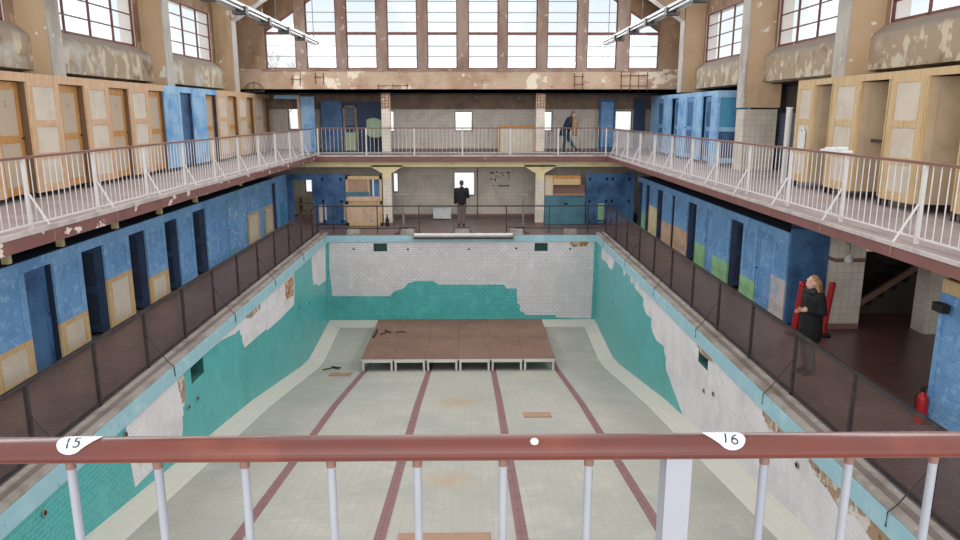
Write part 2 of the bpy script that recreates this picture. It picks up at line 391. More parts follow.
box((-4.965, 26.165, -.24), (4.965, 26.2, -.002)).build('blue_band', 'blue_band', we)
# fields of bare mortar / tile on the pool walls (outlines in wall coordinates)
LA = [(14.1, -.26), (14.1, -.3), (14.6, -.31), (15.57, -.44), (15.9, -.42), (15.93, -.6), (16.15, -.97), (16.39, -.98), (17.98, -1.06), (18.04, -1.13), (19.34, -1.19), (20.94, -1.22), (21.14, -.65), (21.16, -.26)]
LB = [(10.72, -.255), (12.61, -.26), (12.52, -.86), (12.31, -1.36), (11.55, -1.37), (10.99, -1.38), (10.41, -1.35), (10.37, -.95), (10.32, -.42), (10.35, -.26)]
LC = [(23.69, -.26), (26.0, -.26), (25.81, -1.58), (25.05, -1.53), (24.48, -1.51), (24.24, -1.34), (23.83, -1.3), (23.57, -.72)]
for i, p in enumerate((LA, LB, LC)):
    p = [(y, max(z, bottom(y) + .02)) for y, z in p]
    layer('mortar_patch', 'x', -5, jag(p, seed=i), .006, 'bed_side', wl)['label'] = 'bare grey mortar where tiles fell off'
layer('rust_patch', 'x', -4.994, jag([(20.09, -.35), (21.1, -.33), (20.96, -.92), (20.26, -.86), (20.01, -.72)], step=.12), .004, 'rust', wl)
layer('rust_patch', 'x', -4.994, jag([(16.3, -.27), (17.6, -.27), (17.57, -.4), (16.8, -.42)], step=.12), .004, 'brick_scar', wl)
layer('rust_patch', 'x', -4.994, jag([(12.3, -.27), (12.62, -.27), (12.6, -.8), (12.48, -.8)], step=.12), .004, 'brick_scar', wl)
RT = [(26.19, -.26), (20.24, -.26), (19.94, -.49), (19.02, -.52), (18.77, -.9), (18.12, -.83), (17.84, -1.15), (17.32, -1.23), (16.8, -1.16), (16.5, -1.35), (16.33, -1.89), (15.96, -2.0), (15.46, -2.05), (15.1, -2.2), (14.9, bottom(14.9))]
RT += [(y, bottom(y)) for y in (16.4, 18, 20, 21.6, 22.6, 24, 25.75)] + [(26.19, bottom(25.9))]
RT2 = [RT[0], RT[1]] + jag(RT[1:15], seed=5)[1:-8] + RT[14:]
layer('tile_field', 'x', 5, RT2, -.006, 'teal_side', wr)['label'] = 'turquoise brick tile still on the far part'
layer('mortar_patch', 'x', 4.994, jag([(25.2, -.26), (22.9, -.26), (22.9, -.39), (23.2, -.67), (23.78, -.71), (24.09, -.63), (25.19, -.68)]), -.005, 'bed_plain', wr)
layer('mortar_patch', 'x', 4.994, jag([(21.56, -.26), (20.2, -.26), (20.07, -.36), (20.37, -.48), (20.6, -.3), (21.1, -.3), (21.4, -.47)]), -.005, 'bed_plain', wr)
for p in ([(10.9, -.27), (9.9, -.27), (9.98, -.36), (10.49, -.48)], [(9.3, -.27), (6.5, -.27), (6.6, -.4), (7.2, -.5), (7.58, -.51), (7.91, -.45), (8.28, -.56), (8.56, -.48), (8.91, -.45)], [(14.3, -.27), (13.2, -.27), (13.2, -.36), (13.9, -.4)]):
    layer('rust_patch', 'x', 5, jag(p, step=.1), -.006, 'brick_scar', wr)
FT = [(-4.99, -.26), (-4.89, -.26), (-4.93, -1.23), (-4.88, -2.0), (-4.87, -2.29), (-2.71, -2.3), (-2.58, -2.13), (-2.21, -2.01), (-2.02, -1.81), (-1.77, -1.73), (-1.08, -1.73), (-.9, -1.86), (1.56, -1.87), (1.64, -2.02), (2.04, -2.02), (2.07, -2.6), (2.17, -2.67), (2.17, -2.9), (2.32, -2.96), (2.4, -3.06), (3.5, -3.06), (3.54, -3.17), (4.87, -3.2), (4.9, -.26), (4.99, -.26), (4.99, -3.23), (-4.99, -3.23)]
layer('tile_field', 'y', 26.2, jag(FT, step=.2, seed=3), -.006, 'teal_end', we)['label'] = 'stepped field of turquoise tile along the bottom'
layer('rust_patch', 'y', 26.2, jag([(3.9, -.26), (4.7, -.26), (4.6, -.42), (4.2, -.45)], step=.1), -.006, 'rust', we)
# small dark pipe holes in the pool walls
ph = 0
for (x, y, z, ax) in [(-5, 12.69, -.97, 'x'), (-5, 13.14, -.98, 'x'), (-5, 10.28, -.4, 'x'), (-5, 8.12, -.42, 'x'), (-5, 21.57, -1.46, 'x'), (-5, 22.9, -1.69, 'x'), (5, 22.9, -1.72, 'x'), (5, 13.05, -.92, 'x'), (5, 13.6, -1.07, 'x'), (5, 9.48, -.56, 'x'), (-4.0, 26.2, -.5, 'y'), (-2.0, 26.2, -.52, 'y'), (.25, 26.2, -.52, 'y'), (2.0, 26.2, -.5, 'y'), (4.0, 26.2, -.52, 'y')]:
    d = Vector((-1 if x > 0 else 1, 0, 0)) if ax == 'x' else Vector((0, -1, 0))
    p = Vector((x, y, z)) + d * .008
    w = ['left pool wall', 'right pool wall', 'far pool wall'][0 if (ax == 'x' and x < 0) else 1 if ax == 'x' else 2]
    order = {'left pool wall': ['close pair, nearer one', 'close pair, farther one', 'beside the grey patch', 'nearest the camera under the rail', 'high in the far turquoise tile', 'farthest along'], 'right pool wall': ['in the far turquoise tile', 'close pair, nearer one', 'close pair, farther one', 'nearest the camera'], 'far pool wall': ['at far left', 'left of centre', 'middle', 'right of centre', 'at far right']}[w]
    n = [0, 6, 10][0 if w[0] == 'l' else 1 if w[0] == 'r' else 2]
    o = MB().tube([p, p + d * .02], .05, 10).build('pipe_stub', 'grey_metal')
    MB().tube([p + d * .018, p + d * .024], .032, 10).build('opening', 'black', o)  # black disc, the dark of the hole painted onto a solid stub
    tag(o, f'small round pipe hole in the {w}, {order[ph - n]}', 'pipe', 'pipe holes in the pool walls'); ph += 1
# decks round the pool
dk = [((-9.2, YN, -.2), (-5, 31.3, 0)), ((5, YN, -.2), (7.0, 31.3, 0)), ((-5, 26.2, -.2), (5, 31.3, 0))]
for i, (a, b) in enumerate(dk): struct('floor_deck', box(a, b), 'deck', ['brown tiled left pool walkway', 'brown tiled right pool walkway', 'brown tiled far pool walkway'][i], 'floor')
struct('floor_recess', MB().box((7.0, YN, -.2), (14, 14.6, 0)).box((9.2, 14.6, -.2), (14, 18, 0)).box((7, 14.6, -.2), (9.2, 31.3, 0)), 'deck_dark', 'dark red tiled floor of the recess behind the woman', 'floor')
for sg, side in ((-1, 'left'), (1, 'right')):
    o = struct('kerb_' + side, MB().box((5.0 * sg, YN, .001), (5.1 * sg, 26.55, .06)).box((5.24 * sg, YN, .001), (5.33 * sg, 26.55, .045)), 'kerb', f'worn grey concrete kerb along the {side} pool edge', 'kerb')
    box((5.1 * sg, YN, .001), (5.24 * sg, 26.55, .03)).build('gutter', 'gutter', o)
    box((5.33 * sg, YN, .001), (5.45 * sg, 26.55, .02)).build('gutter', 'gutter', o)
# ------------------------------------------------------------------ galleries
FX = 5.65
sl = MB().box((-9.2, YN, 2.64), (-FX, 31.6, 2.8)); struct('floor_gallery_left', sl, 'gal_floor', 'left upper gallery floor', 'floor')
struct('floor_gallery_right', MB().box((FX, YN, 2.63), (12.9, 31.6, 2.8)), 'gal_floor', 'right upper gallery floor', 'floor')
struct('floor_gallery_end', MB().box((-FX, 28.3, 2.59), (FX, 31.6, 2.8)), 'gal_floor', 'far upper gallery floor', 'floor')
struct('floor_gallery_near', MB().box((-FX, -2.5, 2.55), (FX, 1.25, 2.8)), 'gal_floor', 'near upper gallery floor under the front railing', 'floor')
struct('ceiling_under_left', box((-9.2, YN, 2.6), (-FX - .03, 31.6, 2.638)), 'soffit', 'underside of the left gallery', 'ceiling')
struct('ceiling_under_right', box((FX + .03, YN, 2.6), (12.9, 31.6, 2.628)), 'soffit', 'underside of the right gallery', 'ceiling')
struct('ceiling_under_end', box((-FX, 28.33, 2.55), (FX, 31.6, 2.588)), 'soffit', 'underside of the far gallery', 'ceiling')
def fascia(nm, a, b, c, d, m, label):
    o = struct(nm, box(a, b), m, label, 'gallery edge'); box(c, d).build('concrete_lip', 'lip', o); return o
fascia('trim_fascia_left', (-FX, YN, 2.62), (-FX + .03, 28.3, 2.8), (-FX, YN, 2.802), (-FX + .045, 28.3, 2.87), 'fascia', 'brown painted edge of the left gallery with peeling white patches')
fascia('trim_fascia_right', (FX - .03, YN, 2.61), (FX, 28.3, 2.755), (FX - .045, YN, 2.757), (FX, 28.3, 2.805), 'fascia_r', 'brown painted edge of the right gallery')
fascia('trim_fascia_end', (-FX, 28.27, 2.57), (FX, 28.3, 2.745), (-FX, 28.255, 2.747), (FX, 28.3, 2.805), 'fascia_r', 'brown painted edge of the far gallery')
# joints of the fascia: thin dark straps under each railing brace
# ------------------------------------------------------------------ far end: beam, pillars, walls
bm_ = MB()
for cx in (-2.97, 3.07):
    bm_.prism([(cx - .17, 1.88), (cx + .17, 1.88), (cx + .17, 2.07), (cx + .62, 2.34), (cx + .62, 2.4), (cx - .62, 2.4), (cx - .62, 2.34), (cx - .17, 2.07)], 28.55, 28.9, 'y')
bm_.box((-6.9, 28.55, 2.33), (6.9, 28.9, 2.549))
struct('trim_haunched_lintel', bm_, 'cream_beam', 'cream concrete lintel with sloped haunches under the far gallery', 'lintel')
for cx, n in ((-2.97, 'left'), (3.07, 'right')):
    o = struct('pillar_lower_' + n, box((cx - .17, 28.55, 0), (cx + .17, 28.9, 1.88)), 'white_tile', f'white tiled {n} pillar at the far end of the pool deck', 'pillar')
    box((cx - .175, 28.545, 0), (cx + .175, 28.905, .12)).build('skirting', 'dado', o)
    o = struct('pillar_upper_' + n, box((cx - .17, 28.75, 2.8), (cx + .17, 29.05, 4.55)), 'white_tile', f'tiled {n} pillar on the far gallery with red rebar on top', 'pillar')
    box((cx - .17, 28.75, 4.55), (cx + .17, 29.05, 5.15)).build('pillar_head', 'end_beam', o)
    box((cx - .175, 28.745, 2.8), (cx + .175, 29.055, 2.92)).build('skirting', 'dado', o)
    rb = MB()
    for dx in (-.13, -.02, .12): rb.bar((cx + dx, 28.74, 4.55), (cx + dx, 28.74, 5.15), .03, .015)
    for z in (4.62, 4.74, 4.86, 4.98, 5.1): rb.bar((cx - .15, 28.735, z), (cx + .15, 28.735, z + .02), .03, .015)
    rb.build('exposed_rebar', 'rebar', o)
def backwall(name, z0, z1, holes, m, label):
    return struct(name, holed(MB(), 'y', 31.6 if z0 > 2 else 31.05, -9.2, 9.2, z0, z1, holes, depth=.3, back=False), [m, 'concrete'], label, 'wall')
LOW = [(-.4, .52, .9, 1.93), (-3.02, -2.78, 1.05, 1.9), (-6.8, -6.35, 1.05, 1.66)]
UP = [(-.35, .42, 3.63, 4.48), (-3.3, -2.95, 3.6, 4.5), (3.35, 3.87, 3.63, 4.48), (6.58, 7.32, 3.65, 4.5), (-7.5, -6.95, 3.7, 4.6)]
bw = backwall('wall_end_lower', 0, 2.55, LOW, 'white_tile', 'white tiled back wall below the far gallery')
box((-9.2, 31.03, 0), (9.2, 31.05, .12)).build('skirting', 'dado', bw)
bw2 = backwall('wall_end_upper', 2.8, 5.2, UP, 'white_tile', 'tiled back wall of the far gallery')
pu = holed(MB(), 'y', 31.59, -9.2, 9.2, 4.55, 5.2, [(h[0], h[1], 4.55, h[3]) for h in UP if h[3] > 4.55], depth=0)
pu.build('upper_plaster', 'back_upper', bw2)
box((-9.2, 31.57, 2.8), (9.2, 31.6, 2.9)).build('skirting', 'dado', bw2)
wn = 0
def window(name, frame_mb, panes, label, frm='win_frame', bars=None):
    global wn; wn += 1
    o = struct(f'window_{wn}', frame_mb, frm, label, 'window')
    panes.build('pane', 'glass', o)
    if bars is not None: bars.build('glazing_bars', 'glaze_bar', o)
    return o
for (a, b, e, f), lb in zip(LOW + UP, ['lower far window behind the standing man', 'narrow slit window beside the lower left pillar', 'small window seen through the blue doorway at far left', 'small square window in the middle of the far gallery', 'narrow slit window beside the upper left pillar', 'narrow window beside the upper right pillar', 'bright square window at the right of the far gallery', 'small window at the left end of the far gallery']):
    Y = 31.2 if f < 2.6 else 31.75
    mb = MB()
    for p in (((a, e), (a + .04, f)), ((b - .04, e), (b, f)), ((a, e), (b, e + .04)), ((a, f - .04), (b, f))): mb.box((p[0][0], Y, p[0][1]), (p[1][0], Y + .05, p[1][1]))
    window('', mb, box((a + .03, Y + .02, e + .03), (b - .03, Y + .03, f - .03)), lb)
# end wall with ten tall bays
GY = 28.6; cen = [-6.88, -5.33, -3.8, -2.26, -.74, .82, 2.3, 3.83, 5.35, 6.97]; hw = .58
def gtop(x): return 12.35 - .655 * abs(x - .06)          # sloped head of the gable glazing
def rtop(x): return 7.72 + .62 * (8.25 - abs(x))          # underside of the rafters
eb = MB().box((-8.9, GY, 5.15), (8.9, GY + .3, 6.048))
end_beam = struct('wall_end_beam', eb, 'end_beam', 'flaking concrete beam below the tall end windows', 'beam')
struct('trim_end_sill', box((-7.62, GY - .04, 5.97), (7.72, GY - .001, 6.049)), 'mullion', 'pale concrete sill under the tall end windows', 'sill')
edges = [-8.9] + [v for c in cen for v in (c - hw, c + hw)] + [8.9]
for i in range(0, len(edges), 2):
    x0, x1 = edges[i], edges[i + 1]
    pts = [(x0, 6.05), (x1, 6.05), (x1, rtop(x1) + .35), (x0, rtop(x0) + .35)]
    if x0 < 0 < x1: pts = [(x0, 6.05), (x1, 6.05), (x1, rtop(x1) + .35), (0, rtop(0) + .35), (x0, rtop(x0) + .35)]
    struct('pillar_mullion', MB().prism(pts, GY - .02, GY + .3, 'y'), 'plaster_brown' if i in (0, 20) else 'mullion', f'brown concrete mullion, number {i // 2 + 1} of eleven from left in the end wall', 'mullion')
hd = MB()
for c in cen:
    a, b = c - hw, c + hw
    hd.prism([(a, gtop(a)), (b, gtop(b)), (b, rtop(b) + .35), (a, rtop(a) + .35)], GY, GY + .3, 'y')
struct('wall_end_gable', hd, 'roof_in', 'brown gable wall above the tall end windows', 'wall')
for k, c in enumerate(cen):
    a, b = c - hw, c + hw; y0, y1 = GY + .05, GY + .11; fr = MB(); t = .045
    za, zb = gtop(a), gtop(b)
    fr.box((a, y0, 6.05), (a + t, y1, za)); fr.box((b - t, y0, 6.05), (b, y1, zb)); fr.box((a, y0, 6.05), (b, y1, 6.05 + t))
    fr.prism([(a, za - .06), (b, zb - .06), (b, zb), (a, za)], y0, y1, 'y'); fr.box((a, y0 - .02, 7.3), (b, y1, 7.4))
    br = MB()
    for z in (6.5, 6.88, 7.75, 8.1, 8.5, 8.9, 9.3):
        if z < min(za, zb) - .1: br.box((a + t, y0 + .01, z), (b - t, y1 - .01, z + .025))
    window('', fr, MB().prism([(a + .02, 6.07), (b - .02, 6.07), (b - .02, zb - .02), (a + .02, za - .02)], y0 + .02, y0 + .03, 'y'), f'tall end window, bay {k + 1} of ten from left', bars=br)
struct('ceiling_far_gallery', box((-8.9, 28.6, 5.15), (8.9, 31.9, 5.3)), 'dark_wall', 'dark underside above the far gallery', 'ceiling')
# ------------------------------------------------------------------ side walls with clerestory windows
FY = [(3.75, 4.2), (9.55, 10.0), (15.35, 15.8), (21.08, 21.55), (27.1, 27.6)]
FYR = [(3.75, 4.2), (9.5, 9.95), (15.27, 15.76), (20.72, 21.25), (26.95, 27.45)]
for s, WX, FXI, side in ((-1, -8.85, -8.2, 'left'), (1, 8.75, 8.0, 'right')):
    if s > 0: FY = FYR
    wd = WX + .4 * s
    bays = [(FY[i][1], FY[i + 1][0]) for i in range(4)] + [(27.6, 28.62)]
    holes = [(a + .28, b - (.36 if s < 0 else .16), 6.17, 7.82) for a, b in bays[:4]]
    wbm = MB(); holed(wbm, 'x', WX, 3.75, 28.62, 5.2, 8.6, holes, depth=.4 * s, back=False)
    struct('wall_' + side, wbm, ['plaster_brown', 'reveal'], f'peeling plaster clerestory wall on the {side}', 'wall')
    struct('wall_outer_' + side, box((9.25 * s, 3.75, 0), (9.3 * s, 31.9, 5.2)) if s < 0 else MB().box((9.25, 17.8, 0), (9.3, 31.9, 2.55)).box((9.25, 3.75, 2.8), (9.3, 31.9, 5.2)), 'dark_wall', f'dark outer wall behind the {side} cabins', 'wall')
    if s < 0: struct('trim_wall_cap', box((-9.3, 3.75, 5.2), (-8.85, 31.9, 5.25)), 'dark_wall', 'ledge over the left cabins', 'ledge')
    else: struct('trim_wall_cap', box((8.75, 3.75, 5.2), (9.3, 31.9, 5.25)), 'dark_wall', 'ledge over the right cabins', 'ledge')
    for i, (a, b) in enumerate(bays):
        pr = [(WX, 5.22), (WX - .26 * s, 5.26), (WX - .26 * s, 5.9), (WX - .24 * s, 5.95), (WX - .2 * s, 5.99), (WX, 6.15)]
        struct('trim_sill', MB().prism(pr, a + .004, b - .004, 'y'), 'plaster_sill', f'peeling sill under clerestory bay, {ORD[4 - i]} from the far end of the {side} wall', 'sill')
    for i, (a, b) in enumerate(holes[:4] if False else [(h[0], h[1]) for h in holes]):
        x0, x1 = WX + .02 * s, WX + .07 * s; z0, z1 = 6.17, 7.82; fr = MB(); t = .055
        fr.box((x0, a, z0), (x1, a + t, z1)); fr.box((x0, b - t, z0), (x1, b, z1)); fr.box((x0, a, z0), (x1, b, z0 + t)); fr.box((x0, a, z1 - t), (x1, b, z1))
        n = 4
        for k in range(1, n):
            y = a + (b - a) * k / n; fr.box((x0, y - .022, z0), (x1, y + .022, z1))
        br = MB()
        for k in range(1, 4):
            z = z0 + (z1 - z0) * k / 4; br.box((x0 + .005 * s, a + t, z - .015), (x1 - .005 * s, b - t, z + .015))
        o = window('', fr, box((x0 + .02 * s, a + .03, z0 + .03), (x0 + .03 * s, b - .03, z1 - .03)), f'metal framed clerestory window, {ORD[3 - i]} from the far end on the {side}', bars=None)
        br.build('glazing_bars', 'win_frame', o)
    # concrete portal frames: deep fins with a grey inner edge, rafter bending up to the ridge
    for i, (a, b) in enumerate(FY):
        zb = 2.8 if (s > 0 and i == 3) else 5.14
        if s > 0 and i == 3: zb = 4.55
        mb = MB()
        xk, xw = FXI, WX + .3 * s
        mb.prism([(xk + .03 * s, zb), (xw, zb), (xw, 8.6), (xk + .03 * s, 8.3)], a, b, 'y')
        o = struct('portal_frame', mb, 'plaster_tan', f'tan concrete portal fin, {ORD[4 - i]} from the far end of the {side} wall', 'concrete frame')
        ed = MB().box((xk, a - .012, zb), (xk + .035 * s, b + .012, 7.62))
        rf = [(xk, 7.62), (xk + .035 * s, 7.62), (xk + .035 * s, 7.75), (0, 12.85), (0, 12.72)]
        ed.prism([(xk, 7.62), (xk + .06 * s, 7.62), (0, 7.66 + .64 * abs(xk)), (0, 7.6 + .64 * abs(xk))], a - .012, b + .012, 'y')
        ed.build('grey_edge', 'concrete', o)
        MB().prism([(xk, 7.63), (xk, 8.3), (0, 8.3 + .64 * abs(xk)), (0, 7.63 + .64 * abs(xk))], a + .01, b - .01, 'y').build('rafter', 'plaster_tan', o)
    # roof slope
    mb = MB().prism([(9.3 * s, 8.45), (0, 8.45 + .62 * 9.3), (0, 8.6 + .62 * 9.3), (9.3 * s, 8.6)], 3.75, 28.95, 'y')
    struct('ceiling_' + side, mb, 'roof_in', f'brown sloping roof underside, {side} half', 'ceiling')
struct('wall_pier_cladding', MB().box((8.04, 20.7, 2.8), (8.98, 21.3, 4.5)), 'white_tile', 'cream tiled foot of the concrete pier beyond the right cream cabins', 'wall')
struct('wall_niche_right', box((9.1, 16.4, 2.8), (9.2, 20.8, 4.4)), 'dark_tile', 'dark blue tiled wall in the recess of the right gallery', 'wall')
struct('ground_outside', box((-150, -60, -5.2), (150, 200, -5.1)), 'ground_out', 'pale ground outside the building', 'ground')

# ------------------------------------------------------------------ changing cabins
def panel_mb(y0, y1, z0, z1, n, st, fx, d0, d1, insets):
    """framed panel in the plane d; returns frame mesh and list of inset boxes (fx maps depth to x)"""
    mb = MB(); ins = []
    mb.box((fx(d0), y0, z0), (fx(d1), y0 + st, z1)); mb.box((fx(d0), y1 - st, z0), (fx(d1), y1, z1))
    zs = insets
    prev = z0
    for (a, b) in zs:
        mb.box((fx(d0), y0 + st, prev), (fx(d1), y1 - st, a)); ins.append((y0 + st, y1 - st, a, b)); prev = b
    mb.box((fx(d0), y0 + st, prev), (fx(d1), y1 - st, z1))
    return mb, ins
def cabin(s, Xf, P, O, z0, z1, frame, inset, dmode, dframe, dinset, inner, label, cat, group, gap=.1, depth=.8, low=None, near=True, head=.16, zsplit=None, num=None, lowh=.75, shelf=False):
    """P, O: y intervals of the fixed panel and of the doorway; dmode: closed / ajar / open / none"""
    fx = lambda d: s * (abs(Xf) + d)
    y0, y1 = min(P[0], O[0]) + .003, max(P[1], O[1]) - .003
    if near == 'far': pass
    t = thing('changing_cabin', label, cat, (fx(.4), (y0 + y1) / 2, z0), group)
    zt = z1 - head; zp_ = z0 + gap + .02
    B(t, 'header', (fx(0), y0, zt), (fx(.05), y1, z1), frame)
    B(t, 'roof', (fx(.05), y0, z1 - .03), (fx(depth), y1, z1 - .005), inner)
    B(t, 'back', (fx(depth - .03), y0, z0 + gap), (fx(depth), y1, z1 - .03), inner)
    B(t, 'partition', (fx(.05), y0, z0 + gap), (fx(depth - .03), y0 + .025, z1 - .03), inner)
    B(t, 'partition', (fx(.05), y1 - .025, z0 + gap), (fx(depth - .03), y1, z1 - .03), inner)
    p0, p1 = max(P[0], y0), min(P[1], y1)
    zp = z0 + gap; h = zt - zp; st = min(.17, (p1 - p0) * .17)
    if low:
        zl = z0 + lowh
        mb, ins = panel_mb(p0, p1, zl, zt, 1, st, fx, 0, .045, [(zl + h * .09 + 0, zt - h * .06)])
    else:
        mid = zp + h * .5
        zz = [(zp + .12 + .03, zp + h * .30), (zp + h * .36, zp + h * .60), (zp + h * .66, zt - .07)] if zsplit == 3 else [(zp + .18, mid - .09), (mid + .06, zt - .08)]
        mb, ins = panel_mb(p0, p1, zp, zt, 2, st, fx, 0, .045, zz)
    f = mb.build('front_panel', frame, t)
    for (a, b, c, d) in ins: box((fx(.016), a, c), (fx(.03), b, d)).build('inset', inset, f)
    if low:
        fr, ii = low
        mb, ins = panel_mb(p0, p1, zp, zl - .004, 1, st if ii else .05, fx, 0, .045, [(zp + .12, zl - .1)])
        f = mb.build('lower_panel', fr, t)
        for (a, b, c, d) in ins: box((fx(.012), a, c), (fx(.03), b, d)).build('inset', ii or fr, f)
    if dmode == 'open' and frame == 'frame_wood':
        for a in (O[0] if O[0] > y0 else y0 + .028, min(O[1], y1) - .045): B(t, 'jamb', (fx(.0), max(a, y0 + .028), zp_), (fx(.06), max(a, y0 + .028) + .03, zt - .003), 'frame_wood')
    if shelf: MB().bar((fx(.3), y0 + .05, z0 + 1.1), (fx(.3), O[1] - .1, z0 + 1.1), .1, .05).build('shelf', 'black_metal', t)
    for yy in (y0 + .1, y1 - .1):
        B(t, 'foot', (fx(.06), yy - .03, z0), (fx(.12), yy + .03, zp_), 'black_metal')
    # door, built at its hinge
    o0, o1 = max(O[0], y0 + .028) + .008, min(O[1], y1 - .028) - .008
    w = o1 - o0
    if dmode != 'none':
        ang = {'closed': 0, 'ajar': R.uniform(4, 7), 'open': R.uniform(70, 80)}[dmode]
        w2 = min(w, depth - .12) if dmode == 'open' else w
        far = dmode == 'open'
        mb = MB(); dst = .13; hh = zt - zp
        L = lambda y0_, y1_, a, b, d0, d1, m_: m_.box((s * d0, y0_, a), (s * d1, y1_, b))
        L(0, dst, .01, hh - .01, 0, .035, mb); L(w2 - dst, w2, .01, hh - .01, 0, .035, mb)
        zz = [(.16, hh * .5 - .08), (hh * .5 + .06, hh - .16)]
        prev = .01
        for a, b in zz: L(dst, w2 - dst, prev, a, 0, .035, mb); prev = b
        L(dst, w2 - dst, prev, hh - .01, 0, .035, mb)
        d = mb.build('door', dframe, t, loc=(0, 0, 0))
        off = parent_off(t)
        if far:   # hinge at the far jamb, swung in against the partition
            d.location = Vector((fx(.05), o1, zp)) - off; d.rotation_euler = (0, 0, PI + s * math.radians(ang)); d.rotation_euler = (0, 0, PI)
            d.rotation_euler = (0, 0, PI + math.radians(ang) * s)
        else:
            d.location = Vector((fx(.012 if dmode == 'closed' else .05), o0, zp)) - off; d.rotation_euler = (0, 0, -s * math.radians(ang))
        sgn = -1 if far else 1
        for a, b in zz:
            q = MB(); L(dst, w2 - dst, a, b, .01, .022, q); q.build('inset', dinset, d, loc=(0, 0, 0))
        kb_ = MB(); kb_.tube([(0, w2 - .06, hh * .5), (-s * .05, w2 - .06, hh * .5)], .018, 8); kb_.build('knob', 'black_metal', d, loc=(0, 0, 0))
        if num:
            tx = text_mesh(num, .17)
            if tx:
                nm = MB(); v, fcs = tx
                nm.add([(-s * .001 + s * .009, (w2 - dst) / 2 + .03 - s * x_, hh - .42 + y_) for x_, y_ in v], fcs)
                nm.build('door_number', 'ink', d, loc=(0, 0, 0))
    return t
def text_mesh(txt, size, thin=-.008):
    cu = bpy.data.curves.new('glyph', 'FONT'); cu.body = txt; cu.size = size; cu.align_x = 'CENTER'; cu.align_y = 'CENTER'; cu.offset = thin * size * 1.5
    o = bpy.data.objects.new('glyph', cu); C.objects.link(o); dg = bpy.context.evaluated_depsgraph_get()
    me = o.evaluated_get(dg).to_mesh(); v = [(p.co.x, p.co.y) for p in me.vertices]; f = [tuple(p.vertices) for p in me.polygons]
    o.evaluated_get(dg).to_mesh_clear(); bpy.data.objects.remove(o); bpy.data.curves.remove(cu)
    return v, f
# left gallery, cream with two blue fronts
ups = [([9.9, 10.95], [10.95, 11.92], 0), ([11.92, 12.98], [12.98, 13.97], 0), ([13.97, 15.05], [15.05, 16.04], 0), ([16.04, 17.1], [17.1, 18.12], 0), ([18.12, 19.19], [19.19, 20.18], 0), ([20.18, 21.28], [21.28, 22.2], 1), ([22.2, 23.3], [23.3, 24.35], 2), ([24.35, 25.45], [25.45, 26.48], 0), ([26.48, 27.6], [27.6, 28.48], 0), ([28.48, 29.7], [29.7, 30.7], 0)]
for i, (P, O, k) in enumerate(ups):
    lab = ['cream changing cabin with a brown door, left gallery, %s from the far end', 'light blue changing cabin on the left gallery with its blue door ajar', 'left gallery cabin with a light blue panel and a golden brown door'][k]
    if k == 0: lab = lab % ORD[9 - i]
    fr, ins = [('frame_pink', 'inset_cream'), ('blue_light', 'blue_light'), ('blue_light', 'blue_light')][k]
    df, di = [('frame_gold', 'inset_shade'), ('blue_deep', 'blue_deep'), ('frame_gold', 'inset_shade')][k]
    cabin(-1, 7.98, P, O, 2.8, 5.13, fr, ins, 'ajar', df, di, 'cabin_in_shaded' if k == 0 else 'navy', lab, 'changing cabin', 'cabins on the left gallery', zsplit=3, num={1: '2', 2: '4', 3: '5'}.get(i))
# right gallery: blue block at the far end, cream block near
upr = [([31.0, 31.4], [30.2, 31.0]), ([29.1, 30.2], [28.2, 29.1]), ([27.2, 28.2], [26.3, 27.2]), ([25.3, 26.3], [24.4, 25.3]), ([23.6, 24.4], [22.72, 23.6])]
for i, (P, O) in enumerate(upr[1:] if True else upr):
    cabin(1, 7.75, P, O, 2.8, 5.06, 'blue_light', 'blue_light', 'ajar' if i % 2 else 'closed', 'blue_door', 'blue_deep', 'blue_deep', f'blue changing cabin on the right gallery, {ORD[3 - i]} behind the blue end cabin', 'changing cabin', 'blue cabins on the right gallery', head=.14)
t = thing('changing_cabin', 'blue end cabin of the right gallery, its broad side facing the camera', 'changing cabin', (8.1, 22.5, 2.8), 'blue cabins on the right gallery')
f = MB().box((7.75, 22.1, 2.8), (7.83, 22.7, 5.06)).box((8.67, 22.1, 2.9), (8.75, 22.2, 5.06)).box((7.83, 22.1, 4.86), (8.67, 22.2, 5.06)).box((7.83, 22.1, 3.85), (8.67, 22.2, 3.98)).box((7.83, 22.1, 2.9), (8.67, 22.2, 3.05)).build('end_panel', 'blue_light', t)
box((7.83, 22.13, 3.98), (8.67, 22.17, 4.86)).build('inset', 'blue_teal', f); box((7.83, 22.13, 3.05), (8.67, 22.17, 3.85)).build('inset', 'blue_deep', f)
B(t, 'roof', (7.83, 22.2, 5.0), (8.6, 22.71, 5.05), 'blue_light'); B(t, 'back', (8.55, 22.2, 2.9), (8.6, 22.71, 5.0), 'blue_deep')
upc = [([15.42, 16.2], [14.62, 15.42]), ([13.62, 14.62], [12.62, 13.62]), ([11.62, 12.62], [10.6, 11.62]), ([9.6, 10.6], [8.6, 9.6]), ([7.6, 8.6], [6.6, 7.6])]
for i, (P, O) in enumerate(upc):
    cabin(1, 7.5, P, O, 2.8, 5.09, 'frame_wood', 'inset_cream', 'open', 'cabin_in', 'cabin_in', 'cabin_in', f'cream changing cabin with open doorway, right gallery, {ORD[i]} from the tiled pier', 'changing cabin', 'cream cabins on the right gallery', zsplit=3, gap=.14, head=.12, shelf=(i == 1))
